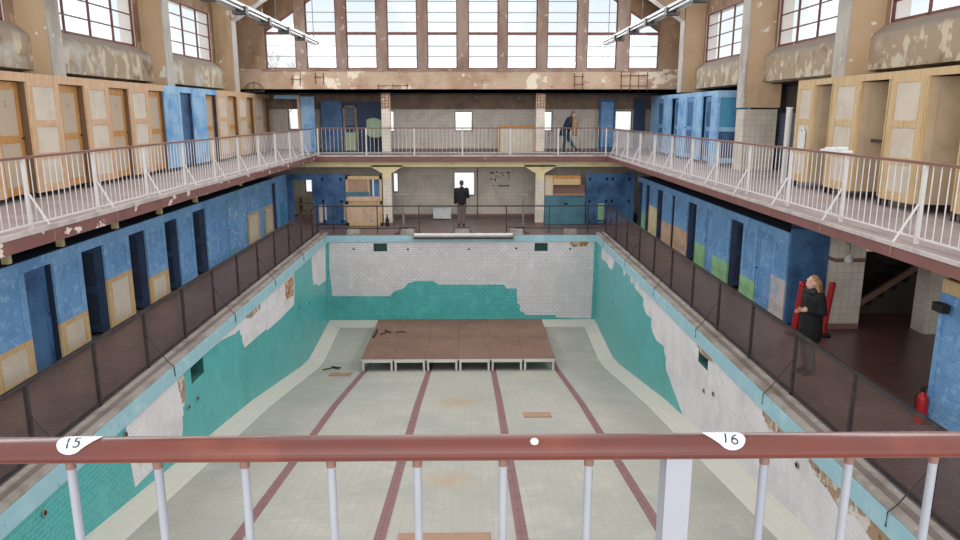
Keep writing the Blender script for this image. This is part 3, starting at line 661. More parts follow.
# lower left, blue
lol = [([8.7, 9.7], [9.7, 10.55], 'open', 1), ([10.55, 11.57], [11.57, 12.4], 'ajar', 1), ([12.4, 13.35], [13.35, 14.18], 'open', 1), ([14.18, 15.26], [15.26, 16.07], 'open', 2), ([16.07, 17.11], [17.11, 17.9], 'open', 1), ([17.9, 18.9], [18.9, 19.85], 'open', 0), ([19.85, 20.7], [20.7, 21.65], 'closed', 0), ([21.65, 22.6], [22.6, 23.6], 'closed', 0), ([23.6, 24.85], [24.85, 25.6], 'closed', 2), ([25.6, 26.65], [26.65, 27.25], 'open', 2)]
for i, (P, O, dm, lw) in enumerate(lol):
    worn = i >= 7
    lab = f'blue lower left cabin, {ORD[9 - i]} from the far end, ' + {'open': 'dark doorway', 'ajar': 'door almost shut', 'closed': 'door shut'}[dm] + (', cream lower panel' if lw else '')
    cabin(-1, 7.0, P, O, 0, 2.03, 'blue_worn' if worn else 'blue', 'blue_worn' if worn else 'blue_inset', dm, ('navy' if dm == 'open' else 'blue_deep' if dm == 'ajar' else 'blue_worn' if worn else 'blue_door'), 'navy_shaded' if dm == 'open' else 'blue_deep' if dm == 'ajar' else 'blue_worn' if worn else 'blue_door', 'navy_shaded', lab, 'changing cabin', 'blue cabins along the left pool deck', gap=.06, depth=1.1, head=.18, low=(('frame_wood', 'inset_cream') if lw else None), lowh=1.12 if lw == 2 else .74)  # open doors and interiors navy: doorway shade is put into their colour
t = thing('cabin_partition', 'plain blue board wall closing the far end of the lower left cabins', 'partition', (-7.1, 28, 0))
MB().box((-7.05, 27.27, .05), (-7.0, 28.85, 2.03)).build('board_wall', 'blue', t); box((-6.995, 27.6, .1), (-6.985, 28.3, 1.0)).build('patch_board', 'blue_teal', t)
# lower right, blue; listed from the near end
lor = [([14.63, 15.36], [15.36, 16.24], 'closed', 'graffiti_low'), ([16.24, 17.14], [17.14, 18.03], 'open', 'green_low'), ([18.03, 19.22], [19.22, 19.88], 'closed', 'green_low'), ([19.88, 20.79], [20.79, 21.66], 'open', 'green_low'), ([21.66, 23.07], [23.07, 23.43], 'none', 'peach_low'), ([23.43, 24.54], [24.54, 25.34], 'open', 'peach_low'), ([25.34, 26.36], [26.36, 26.97], 'open', 'inset_mark'), ([26.97, 27.46], [27.46, 28.3], 'open', 'green_low')]
cn = {'graffiti_low': 'pinkish grey scrawled', 'green_low': 'pale green', 'peach_low': 'peach', 'inset_mark': 'cream'}
for i, (P, O, dm, lw) in enumerate(lor):
    cabin(1, 6.9, P, O, 0, 1.97, 'blue', 'blue_inset', dm, 'navy' if dm == 'open' else 'blue_door', 'navy_shaded' if dm == 'open' else 'blue', 'navy_shaded', f'blue lower right cabin with {cn[lw]} lower panel, {ORD[i]} beyond the woman', 'changing cabin', 'blue cabins along the right pool deck', gap=.05, depth=.85, head=.18, low=(lw, None), lowh=[.95, .55, .62, .72, .85, .8, 1.1, .7][i])  # navy on open doors and inside carries the doorway's shade
t = thing('cabin_partition', 'dark blue boarded end of the lower right cabins behind the woman', 'partition', (7.3, 14.58, 0))
f = MB().box((6.92, 14.56, .05), (7.0, 14.61, 2.06)).box((7.62, 14.56, .05), (7.72, 14.61, 2.06)).box((7.0, 14.56, 1.9), (7.62, 14.61, 2.06)).box((7.0, 14.56, .95), (7.62, 14.61, 1.05)).box((7.0, 14.56, .05), (7.62, 14.61, .2)).build('board_frame', 'blue_deep', t)
box((7.0, 14.58, .2), (7.62, 14.6, .95)).build('inset', 'blue_deep', f); box((7.0, 14.58, 1.05), (7.62, 14.6, 1.9)).build('inset', 'blue_deep', f)
B(t, 'upper_board', (6.92, 14.57, 2.07), (7.72, 14.6, 2.52), 'navy')
# near right cabin
t = thing('changing_cabin', 'blue cabin at the right picture edge beside the red extinguisher', 'changing cabin', (7.3, 9, 0))
f = MB().box((6.9, 9.62, 0), (6.95, 9.72, 1.95)).box((6.9, 7.0, 1.82), (6.95, 9.62, 1.95)).box((6.9, 7.0, .95), (6.95, 9.62, 1.06)).box((6.9, 7.0, .05), (6.95, 9.62, .2)).box((6.9, 8.5, .2), (6.95, 8.62, 1.82)).build('front_panel', 'blue', t)
box((6.92, 8.62, .2), (6.935, 9.62, .95)).build('inset', 'blue', f); box((6.92, 8.62, 1.06), (6.935, 9.62, 1.82)).build('inset', 'blue', f); box((6.92, 7.0, .2), (6.935, 8.5, 1.82)).build('inset', 'blue', f)
B(t, 'side_panel', (6.95, 9.66, .05), (7.9, 9.7, 1.95), 'blue_deep'); B(t, 'header', (6.9, 7.0, 1.952), (6.96, 9.72, 2.14), 'frame_wood'); B(t, 'roof', (6.96, 7.0, 1.952), (7.9, 9.66, 1.98), 'blue_deep')
# far end, lower level: blue partitions and kiosks
def kiosk_wall(x0, x1, y, z1, label, doors=(), strips=()):
    t = thing('cabin_partition', label, 'partition', ((x0 + x1) / 2, y, 0))
    MB().box((x0, y, .03), (x1, y + .05, z1)).build('board_wall', 'blue_deep', t)
    for a, b in doors:
        d = MB().box((a, y - .02, .08), (a + .08, y, 1.88)).box((b - .08, y - .02, .08), (b, y, 1.88)).box((a, y - .02, 1.78), (b, y, 1.88)).box((a, y - .02, .9), (b, y, 1.0)).box((a, y - .02, .08), (b, y, .2)).build('door', 'blue_deep', t)
        box((a + .08, y - .008, .2), (b - .08, y, 1.78)).build('inset', 'blue_deep', d)
    for a, b, z0, zz, m in strips: B(t, 'patch_board', (a, y - .012, z0), (b, y, zz), m)
    return t
kiosk_wall(-5.85, -4.66, 28.8, 2.03, 'blue board wall at the far left beside the wooden kiosk', [(-5.6, -4.8)], [(-5.75, -5.45, .1, .8, 'inset_cream'), (-4.76, -4.68, .2, .85, 'inset_cream')])
kiosk_wall(4.95, 6.88, 28.75, 2.05, 'dark blue board wall at the far right of the pool deck', [(5.05, 5.8), (5.95, 6.7)], [(5.45, 5.68, .06, .85, 'green_low')])
t = thing('cabin_partition', 'blue doorway frame at the far left with a window beyond', 'partition', (-6.4, 28.8, 0))
MB().box((-6.98, 28.8, .03), (-6.75, 28.85, 2.03)).box((-6.0, 28.8, .03), (-5.87, 28.85, 2.03)).box((-6.75, 28.8, 1.8), (-6.0, 28.85, 2.03)).build('door_frame', 'blue_deep', t)
t = thing('shelf_unit', 'brown shelves below the small window past the far left doorway', 'shelf', (-6.5, 30.6, 0))
for z in (.3, .6, .9): B(t, 'shelf', (-6.9, 30.4, z), (-6.0, 30.8, z + .05), 'frame_wood')
for x in (-6.9, -6.04): B(t, 'side', (x, 30.4, 0), (x + .04, 30.8, .96), 'dado')
t = thing('kiosk', 'unpainted wooden kiosk with blue band beside the lower left pillar', 'kiosk', (-3.9, 28.8, 0))
x0, x1, Y = -4.62, -3.2, 28.6
f = MB().box((x0, Y, 0), (x0 + .09, Y + .06, 1.97)).box((x1 - .09, Y, 0), (x1, Y + .06, 1.97)).box((x0, Y, 1.84), (x1, Y + .06, 1.97)).box((x0, Y, .0), (x1, Y + .06, .12)).box((x0, Y, .84), (x1, Y + .06, .98)).build('frame', 'frame_wood', t)
B(t, 'lower_panel', (x0 + .09, Y + .02, .12), (x1 - .09, Y + .04, .84), 'peach_low')
B(t, 'counter', (x0 + .09, Y - .05, .98), (x1 - .09, Y + .06, 1.16), 'peach_low')
B(t, 'blue_band', (x0 - .01, Y - .015, 1.16), (-3.7, Y - .001, 1.34), 'kiosk_teal')
B(t, 'upper_panel', (x0 + .09, Y + .02, 1.34), (-3.75, Y + .04, 1.84), 'tan_board')
B(t, 'post', (-3.75, Y, 1.16), (-3.68, Y + .05, 1.84), 'frame_wood'); B(t, 'post', (-3.56, Y - .01, 1.05), (-3.5, Y + .05, 1.84), 'white_paint')
B(t, 'opening', (-3.68, Y + .03, 1.1), (-3.56, Y + .04, 1.84), 'dark_tile'); B(t, 'shutter', (-3.5, Y - .005, 1.05), (-3.29, Y + .03, 1.8), 'blue_deep')
B(t, 'side_panel', (x0, Y + .065, 0), (x0 + .03, Y + .9, 1.95), 'blue_deep')
t = thing('kiosk', 'blue green kiosk with a wooden overhead box by the lower right pillar', 'kiosk', (3.9, 28.7, 0))
x0, x1, Y = 3.27, 4.9, 28.58
B(t, 'lower_panel', (x0, Y, .03), (4.3, Y + .06, 1.2), 'kiosk_teal'); B(t, 'lower_panel', (4.3, Y + .05, .03), (x1, Y + .1, 1.2), 'kiosk_teal')
f = MB().box((x0, Y, 1.2), (x0 + .06, Y + .06, 1.98)).box((x0 + .27, Y, 1.2), (x0 + .33, Y + .06, 1.98)).box((x0 + .06, Y, 1.9), (x0 + .27, Y + .06, 1.98)).build('side_door', 'frame_wood', t)
box((x0 + .06, Y + .02, 1.2), (x0 + .27, Y + .04, 1.9)).build('inset', 'inset_cream', f)
B(t, 'overhead_box', (x0 + .34, Y - .02, 1.62), (x1 - .22, Y + .35, 1.98), 'frame_wood'); B(t, 'overhead_rail', (x0 + .34, Y - .03, 1.86), (x1 - .22, Y - .021, 1.98), 'frame_gold')
B(t, 'opening', (x0 + .34, Y + .3, 1.2), (x1, Y + .34, 1.6), 'dado'); B(t, 'counter', (x0 + .34, Y - .04, 1.2), (x1, Y + .3, 1.25), 'tan_board')
B(t, 'cap', (4.05, Y - .012, .82), (4.2, Y - .001, .9), 'black')
# far end, upper level
t = thing('cabin_partition', 'bright blue end panel at the left end of the far gallery', 'partition', (-6.25, 30, 2.8))
f = MB().box((-6.55, 30, 2.85), (-6.47, 30.05, 5.05)).box((-6.06, 30, 2.85), (-6.0, 30.05, 5.05)).box((-6.47, 30, 4.9), (-6.06, 30.05, 5.05)).box((-6.47, 30, 3.95), (-6.06, 30.05, 4.05)).box((-6.47, 30, 2.85), (-6.06, 30.05, 3.0)).build('panel_frame', 'blue_light', t)
box((-6.47, 30.02, 3), (-6.06, 30.04, 3.95)).build('inset', 'blue', f); box((-6.47, 30.02, 4.05), (-6.06, 30.04, 4.9)).build('inset', 'blue_light', f)
B(t, 'post', (-6.68, 29.98, 2.82), (-6.58, 30.06, 5.1), 'frame_wood'); B(t, 'header', (-7.6, 29.98, 4.96), (-6.68, 30.06, 5.1), 'blue_light')
t = thing('cabin_partition', 'dark navy board wall behind the upper left pillar', 'partition', (-4.6, 30.9, 2.8))
B(t, 'board_wall', (-5.95, 30.9, 2.82), (-3.35, 30.95, 4.85), 'navy')
B(t, 'blue_panel', (-5.9, 30.87, 2.85), (-5.05, 30.895, 4.9), 'blue_deep')
f = MB().box((-5.0, 30.87, 2.82), (-4.92, 30.895, 4.7)).box((-4.5, 30.87, 2.82), (-4.42, 30.895, 4.7)).box((-5.0, 30.87, 4.62), (-4.42, 30.895, 4.7)).build('door', 'soffit', t)
box((-4.92, 30.88, 3.9), (-4.5, 30.893, 4.6)).build('inset', 'dark_tile', f); box((-4.92, 30.88, 2.86), (-4.5, 30.893, 3.6)).build('lower_inset', 'green_cloth', f)
gc = MB(); n = 10
for i in range(n):
    for j in range(6):
        pass
prof = [(-.02, 1.5), (.02, 1.5), (.1, 1.42), (.22, 1.2), (.3, .95), (.36, .95)]
vs = []
for i in range(13):
    u = i / 12
    for j in range(9):
        w = j / 8
        vs.append((-3.98 + .62 * u, 30.55 + .06 * math.sin(u * 19) * (w) - .12 * w, 4.2 - (.28 - .28 * math.sin(PI * (.25 + u * .55))) - .8 * w * (.75 + .25 * math.sin(3 * u))))
fs = [(i * 9 + j, (i + 1) * 9 + j, (i + 1) * 9 + j + 1, i * 9 + j + 1) for i in range(12) for j in range(8)]
t = thing('draped_cloth', 'pale green cloth draped over a stand left of the upper left pillar', 'cloth', (-3.7, 30.6, 2.8))
MB().add(vs, fs, 0, True).build('cloth', 'green_cloth', t)
MB().tube([(-3.68, 30.62, 2.8), (-3.68, 30.62, 4.1)], .03).bar((-3.9, 30.6, 2.83), (-3.46, 30.66, 2.83), .05, .04).build('stand', 'black_metal', t)
t = thing('cabin_partition', 'bright blue narrow panel left of the square window on the far gallery', 'partition', (6.2, 30.9, 2.8))
f = MB().box((5.75, 30.9, 2.85), (5.83, 30.95, 5.0)).box((6.34, 30.9, 2.85), (6.42, 30.95, 5.0)).box((5.83, 30.9, 4.85), (6.34, 30.95, 5.0)).box((5.83, 30.9, 2.85), (6.34, 30.95, 3.0)).build('panel_frame', 'blue_deep', t)
box((5.83, 30.92, 3.0), (6.34, 30.94, 4.85)).build('inset', 'blue', f)
t = thing('cabin_partition', 'dark navy board beside the blue cabins at the far right gallery corner', 'partition', (7.3, 30.9, 2.8))
MB().box((7.2, 30.9, 2.82), (7.7, 30.95, 5.0)).build('board_wall', 'navy', t)
t = thing('wooden_counter', 'brown framed board standing against the railing left of the upper right pillar', 'board', (2.2, 29.5, 2.8))
f = MB().box((1.45, 29.5, 2.8), (1.53, 29.56, 3.88)).box((2.87, 29.5, 2.8), (2.95, 29.56, 3.88)).box((1.45, 29.48, 3.8), (2.95, 29.58, 3.9)).build('frame', 'frame_gold', t)
box((1.53, 29.52, 2.85), (2.87, 29.54, 3.8)).build('panel', 'inset_cream', f and t)
for k, x in enumerate((-.6, -.15)):
    pass
# ------------------------------------------------------------------ railings
def post_and_brace(t, s, y, mats='white_paint'):
    x = 5.85 * s
    B(t, 'post', (x - .022, y - .024, 2.8), (x + .022, y + .024, 3.79), mats)
    MB().box((5.61 * s, y + .1, 2.63), (5.617 * s, y + .14, 2.8)).build('fixing_strap', 'dado', t)
    MB().bar((x - .03 * s, y, 3.3), (5.63 * s, y + .12, 2.81), .028, .028).build('brace', mats, t)
def shared_bar(parent, mesh, loc):
    o = bpy.data.objects.new('baluster', mesh); C.objects.link(o); o.parent = parent; o.location = Vector(loc) - parent_off(parent); return o
bar_me = MB().tube([(0, 0, 2.88), (0, 0, 3.78)], .0072, 6).build('baluster', 'white_paint'); bm_data = bar_me.data; bpy.data.objects.remove(bar_me)
for s, side, first in ((-1, 'left', 10.05), (1, 'right', 8.78)):
    x = 5.85 * s
    t = thing('gallery_railing', f'white barred railing with brown handrail along the {side} gallery', 'railing', (x, 16, 2.8))
    ps = []; y = first
    while y > YN + .5: y -= 1.87
    y += 1.87
    while y < 28.0: ps.append(y); y += 1.87
    for p in ps: post_and_brace(t, s, p)
    MB().bar((x, ps[0] - .3, 3.8), (x, 28.48, 3.8), .055, .035).build('handrail', 'rail_brown', t)
    MB().bar((x, ps[0] - .3, 2.88), (x, 28.48, 2.88), .03, .02).build('bottom_rail', 'white_paint', t)
    bars = []
    for p in ps:
        for k in range(1, 12):
            yy = p + 1.87 * k / 12
            if yy < 28.4: bars.append(yy)
    vis = sorted(b for b in bars if b > (8.8 if s < 0 else 7.9))
    for b in vis[:100]: shared_bar(t, bm_data, (x, b, 0))
    rest = [b for b in bars if b not in set(vis[:100])]
    mb = MB()
    for b in rest: mb.tube([(x, b, 2.88), (x, b, 3.78)], .0072, 6)
    tag(mb.build('baluster', 'white_paint', t), None, kind='stuff')
    # dark joints of the slab edge under the braces
t = thing('gallery_railing', 'white barred railing with dark handrail across the far gallery', 'railing', (0, 28.48, 2.8))
MB().bar((-5.81, 28.48, 3.83), (5.81, 28.48, 3.83), .05, .04).build('handrail', 'rail_brown', t)
MB().bar((-5.8, 28.48, 2.88), (5.8, 28.48, 2.88), .03, .02).build('bottom_rail', 'white_paint', t)
xs_ = [-5.6 + 1.87 * i for i in range(7)]
for x in xs_: B(t, 'post', (x - .025, 28.455, 2.8), (x + .025, 28.505, 3.81), 'white_paint')
for a in xs_[:-1]:
    for k in range(1, 12): shared_bar(t, bm_data, (a + 1.87 * k / 12, 28.48, .02))
# near railing in front of the camera
RY = 1.1
t = thing('front_railing', 'red-brown handrail on pale bars right in front of the camera', 'railing', (.27, RY, 2.8))
prof = [(-.022, 3.8475), (.022, 3.8475), (.0265, 3.8510), (.0265, 3.8565), (.0235, 3.8610), (.02, 3.8695), (.012, 3.8780), (.004, 3.8810), (-.004, 3.8810), (-.012, 3.8780), (-.02, 3.8695), (-.0235, 3.8610), (-.0265, 3.8565), (-.0265, 3.8510)]
hr = MB(); n = len(prof); xs_ = [-2.2, 2.7]
hr.add([(x, RY + y, z) for x in xs_ for y, z in prof], [(i, (i + 1) % n, n + (i + 1) % n, n + i) for i in range(n)] + [tuple(range(n)), tuple(range(2 * n - 1, n - 1, -1))], 0)
h = hr.build('handrail', 'rail_red', t)
for p in h.data.polygons: p.use_smooth = len(p.vertices) == 4 and p.center.z > 3.861
for k in range(-11, 16):
    x = .61 + k * .1425 + (.009 if k > 0 else 0)
    if k == 0: continue
    if k % 13 == 0: continue
    o = MB().tube([(x, RY, 2.9), (x, RY, 3.84)], .0072, 10).tube([(x, RY, 3.828), (x, RY, 3.85)], .0082, 10, 1).build('baluster', ['bar_paint', 'dado'], t)
for x in (.615 - 1.85, .615, .615 + 1.85): B(t, 'post', (x - .023, RY - .02, 2.8), (x + .019, RY + .02, 3.848), 'bar_paint')
MB().bar((-2.2, RY, 2.9), (2.7, RY, 2.9), .02, .03).build('bottom_rail', 'bar_paint', t)
MB().lathe([(0, .004), (.005, .0035), (.0075, 0), (.006, -.004)], (.375, RY - .0135, 3.877), 12).build('rivet', 'paper', t)['label'] = 'round white paint dab on the handrail'
# number stickers wrapped over the handrail
path = [(-.0235, 3.8610), (-.02, 3.8695), (-.012, 3.8780), (-.004, 3.8810), (.004, 3.8810), (.012, 3.8780), (.02, 3.8695)]
cum = [0]
for a, b in zip(path, path[1:]): cum.append(cum[-1] + math.dist(a, b))
def onrail(x, tt, off):
    tt = max(0, min(cum[-1] - 1e-6, tt)); i = max(k for k in range(len(cum) - 1) if cum[k] <= tt); u = (tt - cum[i]) / (cum[i + 1] - cum[i])
    a, b = path[i], path[i + 1]; dy, dz = b[0] - a[0], b[1] - a[1]; l = math.hypot(dy, dz)
    return (x, RY + a[0] + dy * u - dz / l * off, a[1] + dz * u + dy / l * off)
def sticker(txt, cx, flip, label, rot):
    t = thing('seat_sticker', label, 'number sticker', (cx, RY - .02, 3.87), 'number stickers on the handrail')
    vs = [(0, 0)]; N = 48; r = .02; ct = .0225
    for k in range(N):
        a = 2 * PI * k / N; x, y = r * math.cos(a) * 1.15, r * math.sin(a)
        vs.append((x, y))
    # teardrop: pull the upper outer part to a point
    out = []
    for x, y in vs[1:]:
        w = max(0, (x * .85 + y * .55) / r - .45)
        out.append((x + w * w * .05, y + w * w * .012))
    rings = 7; grid = []
    for j in range(rings + 1):
        for x, y in out: grid.append((x * j / rings, y * j / rings))
    fs = [(j * N + k, j * N + (k + 1) % N, (j + 1) * N + (k + 1) % N, (j + 1) * N + k) for j in range(rings) for k in range(N)]
    MB().add([onrail(cx + flip * x, ct + y, .0012) for x, y in grid], fs, 0, True).build('backing', 'sticker', t)
    v, f = text_mesh(txt, .029, -.002); c_, s_ = math.cos(rot), math.sin(rot)
    bm = bmesh.new(); bv = [bm.verts.new((x, y, 0)) for x, y in v]
    for q in f:
        try: bm.faces.new([bv[i] for i in q])
        except ValueError: pass
    bmesh.ops.triangulate(bm, faces=bm.faces); bmesh.ops.subdivide_edges(bm, edges=bm.edges, cuts=2, use_grid_fill=True)
    bm.verts.index_update(); vv = [(p.co.x * c_ - p.co.y * s_, p.co.x * s_ + p.co.y * c_) for p in bm.verts]; ff = [[q.index for q in g.verts] for g in bm.faces]; bm.free()
    MB().add([onrail(cx + x + .002 * flip, ct - .002 + y * .95, .0018) for x, y in vv], ff).build('numeral', 'ink', t)
sticker('15', -.375, 1, 'white teardrop sticker reading 15 on the front handrail', .12)
sticker('16', .698, -1, 'white teardrop sticker reading 16 on the front handrail', -.2)

# ------------------------------------------------------------------ pool fences
for s, side in ((-1, 'left'), (1, 'right')):
    x = 5.38 * s
    t = thing('mesh_fence', f'black framed wire mesh fence along the {side} pool edge', 'fence', (x, 15, 0))
    ps = []; ps = [26.6] + [q for q in ([8.7 + 1.7 * k for k in range(10, -3, -1)] if s < 0 else [8.95 + 1.75 * k for k in range(9, -3, -1)])]
    zt = 1.05
    MB().bar((x, ps[-1], zt), (x, 26.6, zt), .045, .04).build('top_rail', 'black_metal', t)
    MB().bar((x, ps[-1], .07), (x, 26.6, .07), .035, .03).build('bottom_rail', 'black_metal', t)
    for i, p in enumerate(ps):
        B(t, 'post', (x - .025, p - .025, .02 if abs(x) > 5.33 else .05), (x + .025, p + .025, zt - .02), 'black_metal')
        if i < len(ps) - 1:
            mb = MB().add([(x + .01 * s, p - .03, .09), (x + .01 * s, ps[i + 1] + .03, .09), (x + .01 * s, ps[i + 1] + .03, zt - .025), (x + .01 * s, p - .03, zt - .025)], [(0, 1, 2, 3)])
            mb.build('mesh_panel', 'mesh', t)
        if i % 2 == 1:
            MB().tube([(x - .02 * s, p, .62), (5.06 * s, p + .05, .12), (4.955 * s, p + .05, .02), (4.95 * s, p + .05, -.16)], .009, 6).build('brace', 'black_metal', t)
t = thing('end_fence', 'open black pipe fence across the far pool edge', 'fence', (0, 26.6, 0))
MB().bar((-5.33, 26.6, 1.03), (5.33, 26.6, 1.03), .05, .045).build('top_rail', 'black_metal', t)
for x in (-4.78, -3.15, -1.6, 1.65, 3.25, 4.7): B(t, 'post', (x - .02, 26.58, 0), (x + .02, 26.62, 1.01), 'black_metal')
for a, b in ((-5.3, -2.0), (2.0, 5.3)): MB().bar((a, 26.6, .2), (b, 26.6, .2), .04, .04).build('bottom_rail', 'black_metal', t)
lp = MB()
for cx in (-2, 0, 2): lp.tube([(cx - .62, 26.48, .05), (cx - .42, 26.48, .05), (cx - .36, 26.48, .27), (cx + .36, 26.48, .27), (cx + .42, 26.48, .05), (cx + .62, 26.48, .05)], .02, 6)
for i, cx in enumerate((-4, -2, 0, 2, 4)):
    o = MB().prism([(cx - .25, 0.002), (cx + .25, 0.002), (cx + .22, .2), (cx - .22, .2)], 26.24, 26.44, 'y').build('starting_block', 'kerb')
    tag(o, f'low concrete starting block stump, {ORD[i]} of five from the left on the far pool edge', 'starting block', 'starting block stumps')
    if cx in (-2, 0, 2):
        q = MB().tube([(cx - .5, 26.5, .02), (cx - .34, 26.5, .05), (cx - .31, 26.5, .25), (cx + .31, 26.5, .25), (cx + .34, 26.5, .05), (cx + .5, 26.5, .02)], .022, 6).build('grab_bar', 'black_metal', o)
t = thing('cover_roller', 'white roller tube lying along the middle of the far pool edge', 'roller', (.06, 26.08, .0))
MB().tube([(-1.75, 26.06, .03), (1.85, 26.06, .03)], .07, 14).build('tube', 'white_paint', t)
MB().tube([(-1.78, 26.05, -.09), (1.88, 26.05, -.09)], .03, 10).build('lower_pipe', 'black_metal', t)
for x in (-1.8, 1.9): MB().box((x - .03, 26.02, -.12), (x + .03, 26.15, .1)).build('bracket', 'grey_metal', t)
# ------------------------------------------------------------------ stage in the pool
t = thing('stage_platform', 'low brown plywood stage of joined decks on the pool floor', 'stage', (-.1, 23.4, fz(23.4)))
X0, X1, S0, S1, ZT = -3.1, 2.93, 21.2, 25.65, -3.05
w = (X1 - X0) / 6
for r_, (a, b) in enumerate(((S0, 23.42), (23.43, S1))):
    for i in range(6):
        xa, xb = X0 + i * w + .003, X0 + (i + 1) * w - .003
        d = MB().box((xa, a + (.008 if r_ == 0 else 0), ZT - .03), (xb, b, ZT + .002 * ((i * 3 + r_) % 3))).build('deck_board', 'stage_ply', t)
        MB().box((xa, a, ZT - .1), (xb, a + .03, ZT - .031)).box((xa, b - .03, ZT - .1), (xb, b, ZT - .031)).box((xa, a, ZT - .1), (xa + .03, b, ZT - .031)).box((xb - .03, a, ZT - .1), (xb, b, ZT - .031)).box((xa, a, ZT - .031), (xb, a + .007, ZT)).build('aluminium_frame', 'alu', t)
        for lx in (xa + .06, xb - .06):
            for ly in ((a + .06, b - .06) if r_ == 0 else (b - .06,)):
                MB().box((lx - .03, ly - .03, fz(ly)), (lx + .03, ly + .03, ZT - .101)).build('leg', 'alu', t)
def debris(pts, m, name, label, cat, r=.02):
    return tag(MB().tube(pts, r, 6).build(name, m), label, cat)
debris([(-3.0, 23.4, ZT + .03), (-2.95, 23.9, ZT + .04), (-2.98, 24.3, ZT + .03)], 'black', 'cable_scrap', 'thin black strip lying on the left edge of the stage', 'scrap', .03)
debris([(-2.8, 23.7, ZT + .025), (-2.6, 24.0, ZT + .03), (-2.7, 24.25, ZT + .025), (-2.45, 23.9, ZT + .025)], 'black', 'cable_scrap', 'tangled black cable scrap on the stage near its left edge', 'scrap', .018)
debris([(-2.3, 24.0, ZT + .02), (-2.1, 24.05, ZT + .025), (-1.95, 23.95, ZT + .02)], 'black', 'cable_scrap', 'short dark scrap on the stage farther from its left edge', 'scrap', .018)
z = fz(21.6)
debris([(-4.3, 21.3, z + .09), (-4.05, 21.55, z + .07), (-3.85, 21.35, z + .1), (-3.8, 21.6, z + .05), (-4.1, 21.7, z + .05)], 'black', 'cable_scrap', 'black scrap lying on the pool floor left of the stage', 'scrap', .02)
for (xa, xb, ya, yb, lab) in ((-3.95, -3.3, 20.35, 20.9, 'tan board lying on the pool floor left of the stage'), (1.5, 2.13, 15.2, 15.6, 'tan board on the pool floor between the two right lane lines'), (-.75, .56, 8.75, 9.2, 'tan board on the pool floor low behind the front railing')):
    pts = [(xa, ya, fz(ya) + .004), (xb, ya, fz(ya) + .004), (xb, yb, fz(yb) + .004), (xa, yb, fz(yb) + .004)]
    q = MB().add(pts + [(p[0], p[1], p[2] + .015) for p in pts], [(0, 3, 2, 1), (4, 5, 6, 7), (0, 1, 5, 4), (1, 2, 6, 5), (2, 3, 7, 6), (3, 0, 4, 7)])
    tag(q.build('loose_board', 'tan_board'), lab, 'board', 'tan boards on the pool floor')
# ------------------------------------------------------------------ light tracks
for s, side in ((-1, 'left'), (1, 'right')):
    x = 5.05 * s
    t = thing('light_track', f'long row of fluorescent tubes hanging above the {side} gallery edge', 'light', (x, 18, 6.8))
    MB().bar((x, 9.8, 6.86), (x, 26.1, 6.86), .1, .07).build('channel', 'steel', t)
    y = 26.0
    while y > 10.5:
        y2 = y - 2.05
        for dx in (-.09, .09): MB().tube([(x + dx, y - .12, 6.74), (x + dx, y2 + .12, 6.74)], .028, 8).build('tube', 'tube_white', t)
        B(t, 'reflector', (x - .14, y2 + .06, 6.79), (x + .14, y - .06, 6.805), 'grey_metal')
        B(t, 'ballast_box', (x - .16, y2 - .16, 6.64), (x + .16, y2 + .06, 6.82), 'black_metal')
        y = y2
    B(t, 'end_cap', (x - .12, 26.0, 6.7), (x + .16, 26.06, 6.82), 'steel')
    for yy in (25.8, 20.9, 14.8): MB().tube([(x + .02, yy, 6.9), (x + .02, yy, 7.63 + .64 * (8.1 - abs(x)) + .6)], .012, 6).build('hanger', 'black_metal', t)
# ------------------------------------------------------------------ rebar patches on the end beam
def rebar(x0, x1, z0, z1, nx, nz, label):
    mb = MB(); y = GY - .0125
    for i in range(nx): xx = x0 + (x1 - x0) * (i / max(1, nx - 1)); mb.bar((xx, y, z0), (xx + R.uniform(-.02, .02), y, z1), .05, .02)
    for i in range(nz): zz = z0 + (z1 - z0) * ((i + .6) / nz); mb.bar((x0 - .06, y, zz), (x1 + .06, y, zz + R.uniform(-.02, .02)), .05, .02)
    mb.build('exposed_rebar', 'rebar', end_beam)['label'] = label
rebar(-6.5, -6.2, 5.42, 5.82, 2, 1, 'rusty rebar cross, left one of the pair at the left of the end beam')
rebar(-5.6, -5.3, 5.5, 5.9, 2, 1, 'rusty rebar cross, right one of the pair at the left of the end beam')
rebar(4.35, 4.65, 5.3, 5.9, 2, 2, 'small rusty rebar grid right of centre on the end beam')
rebar(6.15, 7.15, 5.2, 5.95, 4, 2, 'large rusty rebar grid at the right end of the beam')
rebar(-3.2, -2.1, 5.3, 5.5, 3, 1, 'bent rebar above the upper left pillar')
t = thing('wire_basket', 'small dark wire basket frame at the left end of the end beam', 'basket', (-8.0, 28.3, 5.14))
mb = MB()
for k in range(5):
    a = PI * k / 4; mb.tube([(-7.9 + .38 * math.cos(a), 28.35, 5.2), (-7.9 + .3 * math.cos(a), 28.35, 5.2 + .32 * max(.3, math.sin(a)))], .014, 6)
mb.tube([(-7.9 + .38 * math.cos(PI * k / 8), 28.35, 5.2 + .33 * math.sin(PI * k / 8)) for k in range(9)], .016, 6); mb.bar((-8.3, 28.35, 5.2), (-7.5, 28.35, 5.2), .03, .03)
mb.build('wire_frame', 'black_metal', t)
